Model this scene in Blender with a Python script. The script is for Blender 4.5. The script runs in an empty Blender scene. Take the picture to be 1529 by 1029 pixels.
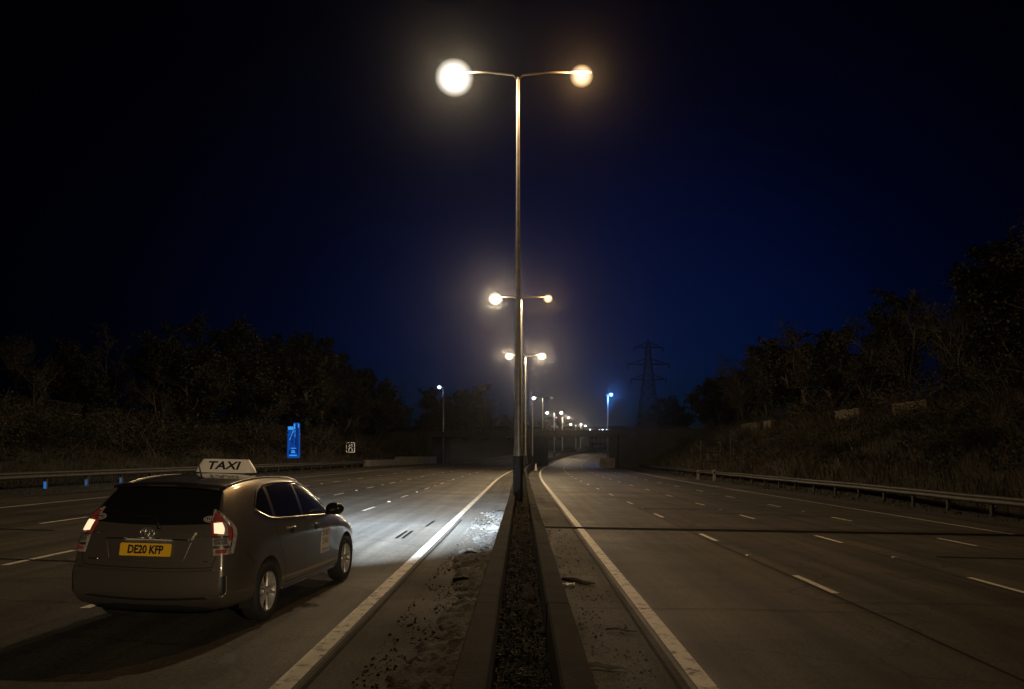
import bpy, bmesh, math, random
import numpy as np
from mathutils import Vector, Matrix, noise
from mathutils.bvhtree import BVHTree

R = math.radians
S = bpy.context.scene
COL = S.collection
random.seed(7)

# ------------------------------------------------------------------ basics
def tag(o, label=None, cat=None, group=None, kind=None):
    if label: o['label'] = label
    if cat: o['category'] = cat
    if group: o['group'] = group
    if kind: o['kind'] = kind
    return o

def empty(name, loc=(0, 0, 0), rot=(0, 0, 0)):
    o = bpy.data.objects.new(name, None)
    o.location = loc
    o.rotation_euler = rot
    o.empty_display_size = 0.3
    COL.objects.link(o)
    return o

def link_mesh(name, me, mat=None, parent=None):
    o = bpy.data.objects.new(name, me)
    if mat is not None and not me.materials:
        me.materials.append(mat)
    COL.objects.link(o)
    if parent is not None:
        o.parent = parent
    return o

class MB:
    """collects shapes, builds ONE mesh object"""
    def __init__(s):
        s.v = []; s.f = []
    def add(s, vs, fs):
        b = len(s.v)
        s.v += [tuple(p) for p in vs]
        s.f += [tuple(i + b for i in f) for f in fs]
    def box(s, c, d, rz=0.0, ry=0.0, rx=0.0, taper=1.0):
        m = Matrix.Rotation(rz, 3, 'Z') @ Matrix.Rotation(ry, 3, 'Y') @ Matrix.Rotation(rx, 3, 'X')
        vs = []
        for z in (-.5, .5):
            k = taper if z > 0 else 1.0
            for x, y in ((-.5, -.5), (.5, -.5), (.5, .5), (-.5, .5)):
                vs.append(Vector(c) + m @ Vector((x * d[0] * k, y * d[1] * k, z * d[2])))
        s.add(vs, [(3, 2, 1, 0), (4, 5, 6, 7), (0, 1, 5, 4), (1, 2, 6, 5), (2, 3, 7, 6), (3, 0, 4, 7)])
    def tube(s, pts, rad, n=6, cap=True):
        pts = [Vector(p) for p in pts]
        if not hasattr(rad, '__len__'): rad = [rad] * len(pts)
        vs = []; fs = []
        t0 = (pts[1] - pts[0]).normalized()
        up = Vector((0, 0, 1)) if abs(t0.z) < .9 else Vector((1, 0, 0))
        a = t0.cross(up).normalized()
        for i, p in enumerate(pts):
            if i == 0: t = t0
            elif i == len(pts) - 1: t = (pts[i] - pts[i - 1]).normalized()
            else: t = (pts[i + 1] - pts[i - 1]).normalized()
            a = (a - t * a.dot(t))
            if a.length < 1e-5: a = t.orthogonal()
            a.normalize()
            b = t.cross(a)
            for k in range(n):
                w = 2 * math.pi * k / n
                vs.append(p + (a * math.cos(w) + b * math.sin(w)) * rad[i])
        for i in range(len(pts) - 1):
            for k in range(n):
                fs.append((i * n + k, i * n + (k + 1) % n, (i + 1) * n + (k + 1) % n, (i + 1) * n + k))
        if cap:
            fs.append(tuple(range(n - 1, -1, -1)))
            fs.append(tuple(range((len(pts) - 1) * n, len(pts) * n)))
        s.add(vs, fs)
    def lathe(s, prof, m=None, n=32, closed=False):
        """prof: (r, h) pairs, turned round local z, then put through matrix m"""
        m = m or Matrix.Identity(4)
        vs = []; fs = []
        for r, h in prof:
            for k in range(n):
                w = 2 * math.pi * k / n
                vs.append(m @ Vector((r * math.cos(w), r * math.sin(w), h)))
        L = len(prof)
        for i in range(L - 1 if not closed else L):
            j = (i + 1) % L
            for k in range(n):
                fs.append((i * n + k, i * n + (k + 1) % n, j * n + (k + 1) % n, j * n + k))
        s.add(vs, fs)
    def ellipsoid(s, c, r, n=16, m=8, z0=-1.0, z1=1.0):
        vs = []; fs = []
        for i in range(m + 1):
            z = z0 + (z1 - z0) * i / m
            z = math.sin(z * math.pi / 2)
            q = math.sqrt(max(0.0, 1 - z * z))
            q = max(q, 1e-3)
            for k in range(n):
                w = 2 * math.pi * k / n
                vs.append((c[0] + r[0] * q * math.cos(w), c[1] + r[1] * q * math.sin(w), c[2] + r[2] * z))
        for i in range(m):
            for k in range(n):
                fs.append((i * n + k, i * n + (k + 1) % n, (i + 1) * n + (k + 1) % n, (i + 1) * n + k))
        fs.append(tuple(range(n - 1, -1, -1)))
        fs.append(tuple(range(m * n, (m + 1) * n)))
        s.add(vs, fs)
    def prism(s, poly, h, m=None):
        """poly in xy, extruded along z from 0 to h, through matrix m"""
        m = m or Matrix.Identity(4)
        n = len(poly)
        vs = [m @ Vector((x, y, 0)) for x, y in poly] + [m @ Vector((x, y, h)) for x, y in poly]
        fs = [tuple(range(n - 1, -1, -1)), tuple(range(n, 2 * n))]
        fs += [(i, (i + 1) % n, n + (i + 1) % n, n + i) for i in range(n)]
        s.add(vs, fs)
    def grid(s, rows):
        nr = len(rows); nc = len(rows[0])
        vs = [p for r in rows for p in r]
        fs = [(i * nc + j, i * nc + j + 1, (i + 1) * nc + j + 1, (i + 1) * nc + j)
              for i in range(nr - 1) for j in range(nc - 1)]
        s.add(vs, fs)
    def mesh(s, name, origin=None):
        me = bpy.data.meshes.new(name)
        v = s.v
        if origin is not None:
            v = [(p[0] - origin[0], p[1] - origin[1], p[2] - origin[2]) for p in v]
        me.from_pydata(v, [], s.f)
        me.update()
        return me
    def build(s, name, mat, parent=None, smooth=False, origin=None, angle=None):
        me = s.mesh(name, origin)
        if smooth:
            me.polygons.foreach_set('use_smooth', [True] * len(me.polygons))
            if angle: me.set_sharp_from_angle(angle=R(angle))
        return link_mesh(name, me, mat, parent)

def smooth_interp(xs, ys):
    xs = np.array(xs, float); ys = np.array(ys, float)
    d = np.diff(ys) / np.diff(xs)
    m = np.zeros_like(ys)
    m[0] = d[0]; m[-1] = d[-1]
    for i in range(1, len(xs) - 1):
        m[i] = 0 if d[i - 1] * d[i] <= 0 else 2 * d[i - 1] * d[i] / (d[i - 1] + d[i])
    def f(x):
        x = min(max(x, xs[0]), xs[-1])
        i = int(min(max(np.searchsorted(xs, x) - 1, 0), len(xs) - 2))
        h = xs[i + 1] - xs[i]; t = (x - xs[i]) / h
        return float((2*t**3 - 3*t**2 + 1) * ys[i] + (t**3 - 2*t**2 + t) * h * m[i]
                     + (-2*t**3 + 3*t**2) * ys[i + 1] + (t**3 - t**2) * h * m[i + 1])
    return f

# ------------------------------------------------------------------ materials
def new_mat(name):
    m = bpy.data.materials.new(name)
    m.use_nodes = True
    return m, m.node_tree.nodes, m.node_tree.links, m.node_tree.nodes['Principled BSDF']

def mat_simple(name, col, rough=.5, metal=0.0, coat=0.0, spec=.5, var=0.0, scale=8.0, bump=0.0, bscale=60.0, detail=6):
    m, N, L, b = new_mat(name)
    b.inputs['Base Color'].default_value = (*col, 1)
    b.inputs['Roughness'].default_value = rough
    b.inputs['Metallic'].default_value = metal
    b.inputs['Coat Weight'].default_value = coat
    b.inputs['Specular IOR Level'].default_value = spec
    tc = N.new('ShaderNodeTexCoord')
    if var > 0:
        t = N.new('ShaderNodeTexNoise'); t.inputs['Scale'].default_value = scale; t.inputs['Detail'].default_value = detail
        L.new(tc.outputs['Object'], t.inputs['Vector'])
        r = N.new('ShaderNodeMapRange')
        r.inputs['From Min'].default_value = .3; r.inputs['From Max'].default_value = .7
        r.inputs['To Min'].default_value = 1 - var; r.inputs['To Max'].default_value = 1 + var
        L.new(t.outputs['Fac'], r.inputs['Value'])
        mx = N.new('ShaderNodeMix'); mx.data_type = 'RGBA'; mx.blend_type = 'MULTIPLY'
        mx.inputs['Factor'].default_value = 1
        mx.inputs['A'].default_value = (*col, 1)
        L.new(r.outputs['Result'], mx.inputs['B'])
        L.new(mx.outputs['Result'], b.inputs['Base Color'])
    if bump > 0:
        t2 = N.new('ShaderNodeTexNoise'); t2.inputs['Scale'].default_value = bscale; t2.inputs['Detail'].default_value = 5
        L.new(tc.outputs['Object'], t2.inputs['Vector'])
        bp = N.new('ShaderNodeBump'); bp.inputs['Strength'].default_value = bump; bp.inputs['Distance'].default_value = .02
        L.new(t2.outputs['Fac'], bp.inputs['Height'])
        L.new(bp.outputs['Normal'], b.inputs['Normal'])
    return m

def mat_emit(name, col, strength, base=(.8, .8, .8), rough=.3):
    m, N, L, b = new_mat(name)
    b.inputs['Base Color'].default_value = (*base, 1)
    b.inputs['Roughness'].default_value = rough
    b.inputs['Emission Color'].default_value = (*col, 1)
    b.inputs['Emission Strength'].default_value = strength
    return m

def mat_asphalt(name, col, rough, seedv, tracks=True):
    m, N, L, b = new_mat(name)
    tc = N.new('ShaderNodeTexCoord')
    mp = N.new('ShaderNodeMapping'); mp.inputs['Location'].default_value = (seedv, seedv * .7, 0)
    L.new(tc.outputs['Object'], mp.inputs['Vector'])
    def noise_n(scale, detail, vec=None, rgh=.6):
        t = N.new('ShaderNodeTexNoise'); t.inputs['Scale'].default_value = scale; t.inputs['Detail'].default_value = detail
        t.inputs['Roughness'].default_value = rgh
        L.new(vec or mp.outputs['Vector'], t.inputs['Vector'])
        return t
    def rng(out, a, bb, lo, hi):
        r = N.new('ShaderNodeMapRange')
        r.inputs['From Min'].default_value = a; r.inputs['From Max'].default_value = bb
        r.inputs['To Min'].default_value = lo; r.inputs['To Max'].default_value = hi
        L.new(out, r.inputs['Value'])
        return r.outputs['Result']
    def mul(a, bb):
        q = N.new('ShaderNodeMath'); q.operation = 'MULTIPLY'
        L.new(a, q.inputs[0]); L.new(bb, q.inputs[1]); return q.outputs[0]
    big = rng(noise_n(.35, 7).outputs['Fac'], .3, .7, .60, 1.32)
    fine = rng(noise_n(30, 5, None, .8).outputs['Fac'], .38, .62, .45, 1.6)
    sm = N.new('ShaderNodeMapping'); sm.inputs['Scale'].default_value = (2.2, .035, 1)
    L.new(mp.outputs['Vector'], sm.inputs['Vector'])
    streak = rng(noise_n(1.0, 5, sm.outputs['Vector']).outputs['Fac'], .36, .64, .55, 1.35)
    patch = N.new('ShaderNodeTexVoronoi'); patch.inputs['Scale'].default_value = .10
    pm = N.new('ShaderNodeMapping'); pm.inputs['Scale'].default_value = (2.5, .5, 1)
    L.new(mp.outputs['Vector'], pm.inputs['Vector']); L.new(pm.outputs['Vector'], patch.inputs['Vector'])
    sx = N.new('ShaderNodeSeparateColor'); L.new(patch.outputs['Color'], sx.inputs['Color'])
    pv = rng(sx.outputs['Red'], 0, 1, .70, 1.2)
    # fine cracks
    cv = N.new('ShaderNodeTexVoronoi'); cv.feature = 'DISTANCE_TO_EDGE'; cv.inputs['Scale'].default_value = .32
    nw = noise_n(2.0, 4)
    va = N.new('ShaderNodeVectorMath'); va.operation = 'MULTIPLY_ADD'
    va.inputs[1].default_value = (.6, .6, 0)
    L.new(nw.outputs['Color'], va.inputs[0]); L.new(mp.outputs['Vector'], va.inputs[2])
    L.new(va.outputs['Vector'], cv.inputs['Vector'])
    crack = rng(cv.outputs['Distance'], .0, .012, .45, 1.0)
    f = mul(mul(mul(mul(big, fine), streak), pv), crack)
    mx = N.new('ShaderNodeMix'); mx.data_type = 'RGBA'; mx.blend_type = 'MULTIPLY'; mx.inputs['Factor'].default_value = 1
    mx.inputs['A'].default_value = (*col, 1)
    L.new(f, mx.inputs['B']); L.new(mx.outputs['Result'], b.inputs['Base Color'])
    L.new(rng(big, .60, 1.32, rough + .08, rough - .1), b.inputs['Roughness'])
    b.inputs['Specular IOR Level'].default_value = .35
    bp = N.new('ShaderNodeBump'); bp.inputs['Strength'].default_value = .55; bp.inputs['Distance'].default_value = .012
    L.new(noise_n(90, 4).outputs['Fac'], bp.inputs['Height'])
    L.new(bp.outputs['Normal'], b.inputs['Normal'])
    return m

def mat_paint_line(name, col, wear):
    m, N, L, b = new_mat(name)
    tc = N.new('ShaderNodeTexCoord')
    t = N.new('ShaderNodeTexNoise'); t.inputs['Scale'].default_value = 7; t.inputs['Detail'].default_value = 8
    t.inputs['Roughness'].default_value = .75
    L.new(tc.outputs['Object'], t.inputs['Vector'])
    r = N.new('ShaderNodeValToRGB')
    r.color_ramp.elements[0].position = wear; r.color_ramp.elements[0].color = (.09, .08, .065, 1)
    r.color_ramp.elements[1].position = wear + .12; r.color_ramp.elements[1].color = (*col, 1)
    L.new(t.outputs['Fac'], r.inputs['Fac']); L.new(r.outputs['Color'], b.inputs['Base Color'])
    b.inputs['Roughness'].default_value = .6
    return m

M = {}
M['asphalt'] = mat_asphalt('asphalt', (.064, .055, .042), .70, 0)
M['asphalt_right'] = mat_asphalt('asphalt_right', (.064, .055, .042), .68, 37)
M['line'] = mat_paint_line('road_paint', (.72, .68, .58), .33)
M['line_edge'] = mat_paint_line('edge_paint', (.56, .52, .44), .37)
M['joint'] = mat_simple('joint_sealant', (.004, .004, .003), 1.0, spec=.03, var=.3)
M['tar'] = mat_simple('tar_seam', (.026, .023, .018), .9, spec=.1, var=.6, scale=3)
M['concrete'] = mat_simple('grimy_concrete', (.024, .020, .015), .95, spec=.12, var=.45, scale=3.0, bump=.4, bscale=40, detail=9)
M['concrete_pale'] = mat_simple('pale_concrete', (.17, .155, .135), .85, var=.35, scale=1.2, bump=.3, bscale=20, detail=9)
M['soil'] = mat_simple('soil', (.012, .010, .007), 1.0, spec=.1, var=.5, scale=14, bump=1.0, bscale=30)
M['mud'] = mat_simple('dried_mud', (.032, .026, .018), .9, var=.6, scale=5, bump=.9, bscale=45)
M['earth'] = mat_simple('earth', (.022, .019, .012), .95, var=.5, scale=1.3, bump=.8, bscale=12)
M['leaf'] = mat_simple('leaf', (.017, .019, .009), .65, spec=.25, var=.5, scale=1.2)
M['leaf_dry'] = mat_simple('dry_leaf', (.028, .023, .013), .7, spec=.2, var=.5, scale=1.0)
M['twig'] = mat_simple('twig', (.085, .068, .046), .8, var=.35, scale=2)
M['bark'] = mat_simple('bark', (.07, .056, .04), .9, var=.4, scale=6, bump=.8, bscale=25)
M['grass'] = mat_simple('dry_grass', (.062, .053, .028), .75, var=.5, scale=.8)
M['litter'] = mat_simple('leaf_litter', (.050, .037, .020), .8, var=.7, scale=12)
M['steel'] = mat_simple('galvanised_steel', (.34, .335, .32), .40, metal=.6, var=.25, scale=5, bump=.05, bscale=80)
M['steel_dull'] = mat_simple('weathered_steel', (.040, .036, .030), .65, metal=.4, var=.35, scale=3)
M['dark_steel'] = mat_simple('dark_steel', (.025, .023, .021), .6, metal=.3, var=.2)
M['brick'] = mat_simple('wall_brick', (.095, .078, .055), .9, var=.35, scale=2.5, bump=.4, bscale=18)
M['plastic_black'] = mat_simple('black_plastic', (.012, .012, .012), .5)
M['white_reflector'] = mat_simple('white_post', (.34, .32, .28), .5, var=.2)
M['housing'] = mat_simple('lantern_housing', (.05, .048, .043), .6, metal=.2)
LAMP_W = 1.0
def mat_glow_shell(name, col, strength):  # clear shell with even emission, paints a glow round lit lamps
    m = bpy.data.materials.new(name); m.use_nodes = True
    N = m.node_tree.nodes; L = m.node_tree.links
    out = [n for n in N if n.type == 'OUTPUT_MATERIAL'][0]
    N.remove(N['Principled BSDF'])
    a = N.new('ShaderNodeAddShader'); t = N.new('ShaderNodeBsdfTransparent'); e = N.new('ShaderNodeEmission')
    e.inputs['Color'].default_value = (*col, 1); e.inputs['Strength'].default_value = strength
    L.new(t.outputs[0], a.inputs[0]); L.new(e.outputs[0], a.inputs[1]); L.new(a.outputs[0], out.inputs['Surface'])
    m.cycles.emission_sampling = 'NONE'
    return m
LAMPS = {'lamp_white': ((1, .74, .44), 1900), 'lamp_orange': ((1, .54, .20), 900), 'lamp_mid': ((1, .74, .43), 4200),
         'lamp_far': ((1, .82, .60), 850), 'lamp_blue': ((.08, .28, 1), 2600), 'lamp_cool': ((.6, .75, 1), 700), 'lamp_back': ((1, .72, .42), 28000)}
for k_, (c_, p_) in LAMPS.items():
    M[k_] = mat_glow_shell(k_, {'lamp_white': (1, .93, .82), 'lamp_mid': (1, .92, .80), 'lamp_orange': (1, .70, .38), 'lamp_far': (.90, .94, 1)}.get(k_, c_), {'lamp_white': .060, 'lamp_orange': .055, 'lamp_mid': .065, 'lamp_far': .4, 'lamp_cool': .4, 'lamp_blue': 1.0}.get(k_, 1.0))
LDATA = {}
def lamp_light(kind, parent, loc):
    if kind not in LAMPS or kind == 'lamp_cool': return
    if kind not in LDATA:
        d = bpy.data.lights.new(kind, 'POINT'); d.color = LAMPS[kind][0]; d.energy = LAMPS[kind][1]; d.shadow_soft_size = .09
        LDATA[kind] = d
    o = bpy.data.objects.new('lamp', LDATA[kind]); COL.objects.link(o); o.parent = parent; o.location = loc
M['lamp_off'] = mat_simple('lamp_off', (.4, .4, .38), .3)

# ------------------------------------------------------------------ road geometry
def Xc(Y):
    if Y <= 50: return 0.0
    if Y <= 420: return (Y - 50) ** 2 / 2500.0
    return 54.76 + (Y - 420) * .296
def E(Y):
    e = 0.0
    if Y > 140: e = (Y - 140) ** 2 * .02 / 60 if Y < 170 else .02 * (Y - 155)
    if Y > 330: e += (min(Y, 460) - 330) ** 2 * .00012
    if Y > 460: e += (Y - 460) * .0312
    return e
def sst(a, b, x):
    t = min(max((x - a) / (b - a), 0), 1)
    return t * t * (3 - 2 * t)
def road(u, Y, dz=0.0):
    return Vector((Xc(Y) + u, Y, E(Y) - .02 * u + dz))
def bank(u, Y):
    """terrain height without the cut for the road"""
    uc = min(max(u, -24), 20)
    z = E(Y) - .02 * uc
    if u < -21.5:
        t = min(1, (-21.5 - u) / 11.0)
        z += 5.2 * (t ** .85) + .8 * sst(-33, -80, u)
    if u > 17.6:
        t = min(1, (u - 17.6) / 9.4)
        z += 5.3 * (t ** .8) + .5 * sst(28, 60, u)
    k = sst(21.5, 24, abs(u)) if u < 0 else sst(17.6, 20, u)
    z += k * .45 * noise.noise((u * .22, Y * .18, 3.1)) + k * .18 * noise.noise((u * .7, Y * .6, 9))
    return z
def ter(u, Y, dz=0.0):
    return Vector((Xc(Y) + u, Y, bank(u, Y) + dz))

def ysteps(y0, y1):
    ys = [y0]; y = y0
    while y < y1:
        y += 1.0 if y < 40 else (2.0 if y < 140 else 4.0)
        ys.append(min(y, y1))
    return ys

# terrain sheet (to the horizon)
us = [-560, -420, -300, -200, -140, -100, -80, -65, -55, -48, -43, -39, -36, -33.5] + [-33 + .6 * i for i in range(20)] + \
     [-20.9, -19.5, -18.2, -17.9, -10, -5, -.9, 0, .9, 5, 10, 15.2, 15.5, 16.5, 17.2] + [17.6 + .55 * i for i in range(19)] + \
     [28.5, 30, 32, 35, 39, 44, 50, 60, 75, 100, 140, 200, 300, 420, 560]
yt = [-60, -40, -25] + [-15 + 2.0 * i for i in range(90)] + [165 + 6 * i for i in range(62)] + [560, 620, 700, 780]
tm = MB()
rows = []
for y in yt:
    row = []
    for u in us:
        p = ter(u, y)
        if -18.1 < u < 15.4: p.z -= .10
        row.append(p)
    rows.append(row)
tm.grid(rows)
g = tm.build('terrain', M['earth'], smooth=True)
tag(g, kind='structure')

def strip(u0, u1, y0, y1, dz, nu=2, mb=None):
    mb = mb or MB()
    rows = []
    for y in ysteps(y0, y1):
        rows.append([road(u0 + (u1 - u0) * k / (nu - 1), y, dz) for k in range(nu)])
    mb.grid(rows)
    return mb

tag(strip(-18.0, -.36, -14, 640, 0.0, 6).build('carriageway', M['asphalt'], smooth=True), kind='structure')
tag(strip(.36, 15.3, -14, 640, 0.0, 6).build('carriageway', M['asphalt_right'], smooth=True), kind='structure')
# the strip of older surfacing between edge line and barrier
M['asphalt_strip'] = mat_asphalt('asphalt_strip', (.056, .048, .036), .88, 81)
tag(strip(-1.76, -.37, -14, 300, .004, 2).build('central_strip', M['asphalt_strip'], smooth=True), kind='structure')
tag(strip(.37, 1.36, -14, 300, .004, 2).build('central_strip', M['asphalt_strip'], smooth=True), kind='structure')

def solid_line(u, w, mat, y0=-14, y1=500, dz=.008):
    tag(strip(u - w / 2, u + w / 2, y0, y1, dz, 2).build('edge_line', mat), kind='structure')
solid_line(-1.87, .17, M['line_edge'])
solid_line(1.50, .17, M['line_edge'])
solid_line(-15.3, .17, M['line_edge'])
solid_line(13.1, .15, M['line_edge'])

def dashes(u, start, period, ln, w=.11):
    mb = MB()
    y = start - 3 * period
    while y < 420:
        if y > -12:
            mb.grid([[road(u - w / 2, q, .008), road(u + w / 2, q, .008)] for q in (y, y + ln)])
        y += period
    tag(mb.build('lane_line', M['line']), kind='structure')
for u, st, pe, ln in ((-4.99, 24.8, 7.9, 1.9), (-7.95, 12.1, 7.1, 1.9), (-11.4, 18.7, 7.2, 2.0),
                      (4.40, 11.05, 6.75, 1.65), (7.29, 11.2, 6.75, 1.65), (10.29, 11.1, 6.75, 1.65)):
    dashes(u, st, pe, ln)

# road studs in the lane lines: small, some catching the light
stud = MB()
for u, st, pe in ((-4.99, 24.8 + 4.9, 7.9), (-7.95, 12.1 + 4.5, 7.1), (-11.4, 18.7 + 4.6, 7.2), (4.4, 11.05 + 4.2, 13.5), (7.29, 11.2 + 4.2, 13.5), (10.29, 15.3, 13.5)):
    y = st
    while y < 150:
        stud.box(road(u, y, .012), (.12, .12, .02), taper=.6)
        y += pe
tag(stud.build('road_studs', M['white_reflector']), kind='structure')

# sealed saw cut across the right carriageway + short detector cuts
jm = MB()
rows = []
for k in range(30):
    u = .40 + (14.7 - .40) * k / 29
    y = 20.35 + .45 * (k / 29)
    rows.append([road(u, y - .25, .011), road(u, y + .25, .011)])
jm.grid(rows)
tag(jm.build('expansion_joint', M['joint']), kind='structure')
def cut(pts, w=.05):
    mb = MB(); rows = []
    for i, (u, y) in enumerate(pts):
        a = pts[max(i - 1, 0)]; b = pts[min(i + 1, len(pts) - 1)]
        d = Vector((b[0] - a[0], b[1] - a[1])).normalized()
        n = Vector((-d.y, d.x)) * w / 2
        p = road(u, y, .011)
        rows.append([p + Vector((n.x, n.y, -.02 * n.x)), p + Vector((-n.x, -n.y, .02 * n.x))])
    mb.grid(rows)
    tag(mb.build('saw_cut', M['joint'] if w > .045 else M['tar']), kind='structure')
cut([(-2.72, 17.0), (-2.72, 18.7)]); cut([(-2.58, 17.0), (-2.60, 18.7)]); cut([(-2.42, 19.9), (-2.40, 21.6)])
cut([(4.2, 28.6), (6.5, 28.9)], .12); cut([(8.2, 15.6), (14.6, 15.4)], .09); cut([(6.2, 27.0), (12.8, 26.2)], .07)
cut([(-1.2, 24.0), (-.6, 24.1)], .10); cut([(-1.35, 22.1), (-.7, 22.0)], .10)
cut([(-13.5, 13.2), (-6.5, 12.6)], .07); cut([(-14.5, 17.5), (-10.2, 17.2)], .09)
cut([(1.28, 3), (1.27, 8), (1.30, 13), (1.29, 20), (1.31, 30)], .03)
cut([(-1.70, 3), (-1.69, 9), (-1.71, 14), (-1.70, 22)], .035)
pass
for su in (-8.05, -11.5, 4.29, 7.18, 10.18):
    cut([(su + .03 * math.sin(q_ * 1.7 + su), 1 + q_ * 4.0) for q_ in range(26)], .018)
for su in (-3.6, -6.6, 2.9, 5.9, 8.8):
    y_ = 9 + (su % 2.3)
    while y_ < 48:
        L_ = 1.0 + (su * 7 + y_) % 1.3
        cut([(su - L_, y_), (su - .2, y_ + .12), (su + L_ * .8, y_ + .03)], .018)
        y_ += 6.5 + (y_ * 3.1 + su) % 4
cut([(-5.1, 12), (-5.12, 26), (-5.08, 50)], .03)

# ------------------------------------------------------------------ central barrier: two concrete walls with soil between
def barrier(side, name_label):
    root = empty('concrete_barrier', road(side * .25, 0))
    tag(root, name_label, 'barrier', 'concrete walls of the central reservation')
    mb = MB()
    joints = [-8, 2.2, 5.6, 9.4, 13.2, 17.0] + [17.0 + 6 * i for i in range(1, 80)]
    for a, b in zip(joints[:-1], joints[1:]):
        ys = []
        n = max(1, int((b - a) / 1.5))
        for i in range(n + 1):
            ys.append(a + .012 + (b - a - .024) * i / n)
        jz = random.uniform(-.012, .012); ju = random.uniform(-.008, .008)
        prof = [(.42, -.05), (.37, .30), (.338, .775), (.322, .80 ), (.185, .80), (.172, .785), (.165, .4), (.165, -.05)]
        rows = []
        for y in ys:
            rows.append([road(side * (pu + ju * (pz > .2)), y, pz + (jz if pz > .5 else 0)) for pu, pz in prof])
        b0 = len(mb.v)
        mb.grid(rows)
        nc = len(prof)
        mb.f.append(tuple(b0 + k for k in range(nc)))
        mb.f.append(tuple(b0 + (len(ys) - 1) * nc + k for k in range(nc - 1, -1, -1)))
    mb.build('barrier_wall', M['concrete'], root, origin=root.location)
    return root
barrier(-1, 'low dark concrete wall left of the soil strip, nearest the taxi')
barrier(1, 'low dark concrete wall right of the soil strip, beside the empty carriageway')

fill = MB(); rows = []
y = -6
while y < 420:
    row = []
    for k in range(9):
        u = -.164 + .328 * k / 8
        n = noise.noise((u * 9, y * 3.5, 0)) * .03 + noise.noise((u * 25, y * 16, 5)) * .012
        row.append(road(u, y, .60 + n))
    rows.append(row)
    y += .08 if y < 14 else (.25 if y < 40 else 2.0)
fill.grid(rows)
tag(fill.build('soil_strip', M['soil'], smooth=True), kind='structure')

def scatter_bits(name, mat, label, cat, spots, size, flat=.5, kind='stuff'):
    mb = MB()
    for p in spots:
        s = random.uniform(*size)
        m = Matrix.Rotation(random.uniform(0, 6.28), 3, 'Z') @ Matrix.Rotation(random.gauss(0, flat), 3, 'X') @ Matrix.Rotation(random.gauss(0, flat), 3, 'Y')
        q = [(-.5, -.3, 0), (.1, -.42, .08), (.55, 0, 0), (.1, .4, .08), (-.5, .25, 0)]
        mb.add([Vector(p) + m @ (Vector(v) * s) for v in q], [(0, 1, 2, 3, 4)])
    return tag(mb.build(name, mat), label, cat, kind=kind)

sp = []
for i in range(4200):
    y = 2.5 + 30 * random.random() ** 1.7
    u = random.uniform(-.155, .155)
    sp.append(road(u, y, .625 + random.uniform(0, .03)))
scatter_bits('leaf_litter', M['litter'], 'dead leaves and twigs caught between the two concrete walls', 'litter', sp, (.006, .022))
# weeds standing in the soil
wd = MB()
for i in range(1500):
    y = 3 + 24 * random.random() ** 1.3; u = random.uniform(-.15, .15)
    p = road(u, y, .60)
    h = random.uniform(.02, .09); d = Vector((random.gauss(0, .9), random.gauss(0, .9), 1))
    wd.tube([p, p + d * h * .5, p + Vector((d.x * 1.8, d.y * 1.8, .9)) * h], [.004, .003, .001], 3, False)
tag(wd.build('weeds', M['grass']), 'short dead weeds poking from the soil strip', 'weeds', kind='stuff')

# mud and debris washed against the left wall, and a thinner band on the right
def mud(side, u0, u1, y0, y1, amp, thr, label, step=.06):
    mb = MB()
    nu = 22
    ny = int((y1 - y0) / step)
    hs = {}
    for j in range(ny + 1):
        y = y0 + (y1 - y0) * j / ny
        for k in range(nu + 1):
            t = k / nu
            u = side * (u0 + (u1 - u0) * t)
            w = noise.noise((u * 1.1, y * .55, 2.2 + side)) * .7 + noise.noise((u * 4.0, y * 2.6, 7)) * .35
            e = 1 - t * 1.15 + w - thr
            e *= sst(y0, y0 + 1.5, y) * sst(y1, y1 - 2.5, y)
            h = max(0, min(e, .8)) * amp
            if h > 0:
                h += amp * (.55 * abs(noise.noise((u * 7, y * 6.0, 1))) + .5 * noise.noise((u * 19, y * 17, 4)))
            hs[j, k] = (h, road(u, y, max(h, -.02) + (.005 if h > 0 else -.03)))
    for j in range(ny):
        for k in range(nu):
            q = [(j, k), (j, k + 1), (j + 1, k + 1), (j + 1, k)]
            if any(hs[a][0] > 0 for a in q):
                mb.add([hs[a][1] for a in q], [(0, 1, 2, 3) if side > 0 else (3, 2, 1, 0)])
    o = mb.build('mud', M['mud'], smooth=False)
    bm = bmesh.new(); bm.from_mesh(o.data); bmesh.ops.remove_doubles(bm, verts=bm.verts, dist=.0005); bm.to_mesh(o.data); bm.free()
    o.data.polygons.foreach_set('use_smooth', [True] * len(o.data.polygons))
    return tag(o, label, 'mud', kind='stuff')
mud(-1, .38, 1.30, 3, 26, .10, .22, 'rough dried mud washed up against the left concrete wall')
mud(1, .38, .85, 3, 22, .025, .62, 'thin crust of mud along the right concrete wall')
sp = []
for i in range(900):
    y = 4 + 20 * random.random(); t = random.random() ** 1.6
    sp.append(road(-(.40 + .95 * t), y, .012 + random.random() * .03 * (1 - t)))
for i in range(420):
    y = 4 + 18 * random.random(); t = random.random() ** 1.4
    sp.append(road(.40 + .8 * t, y, .012))
scatter_bits('road_litter', M['litter'], 'small leaves and grit scattered beside the concrete walls', 'litter', sp, (.012, .045), .35)

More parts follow.
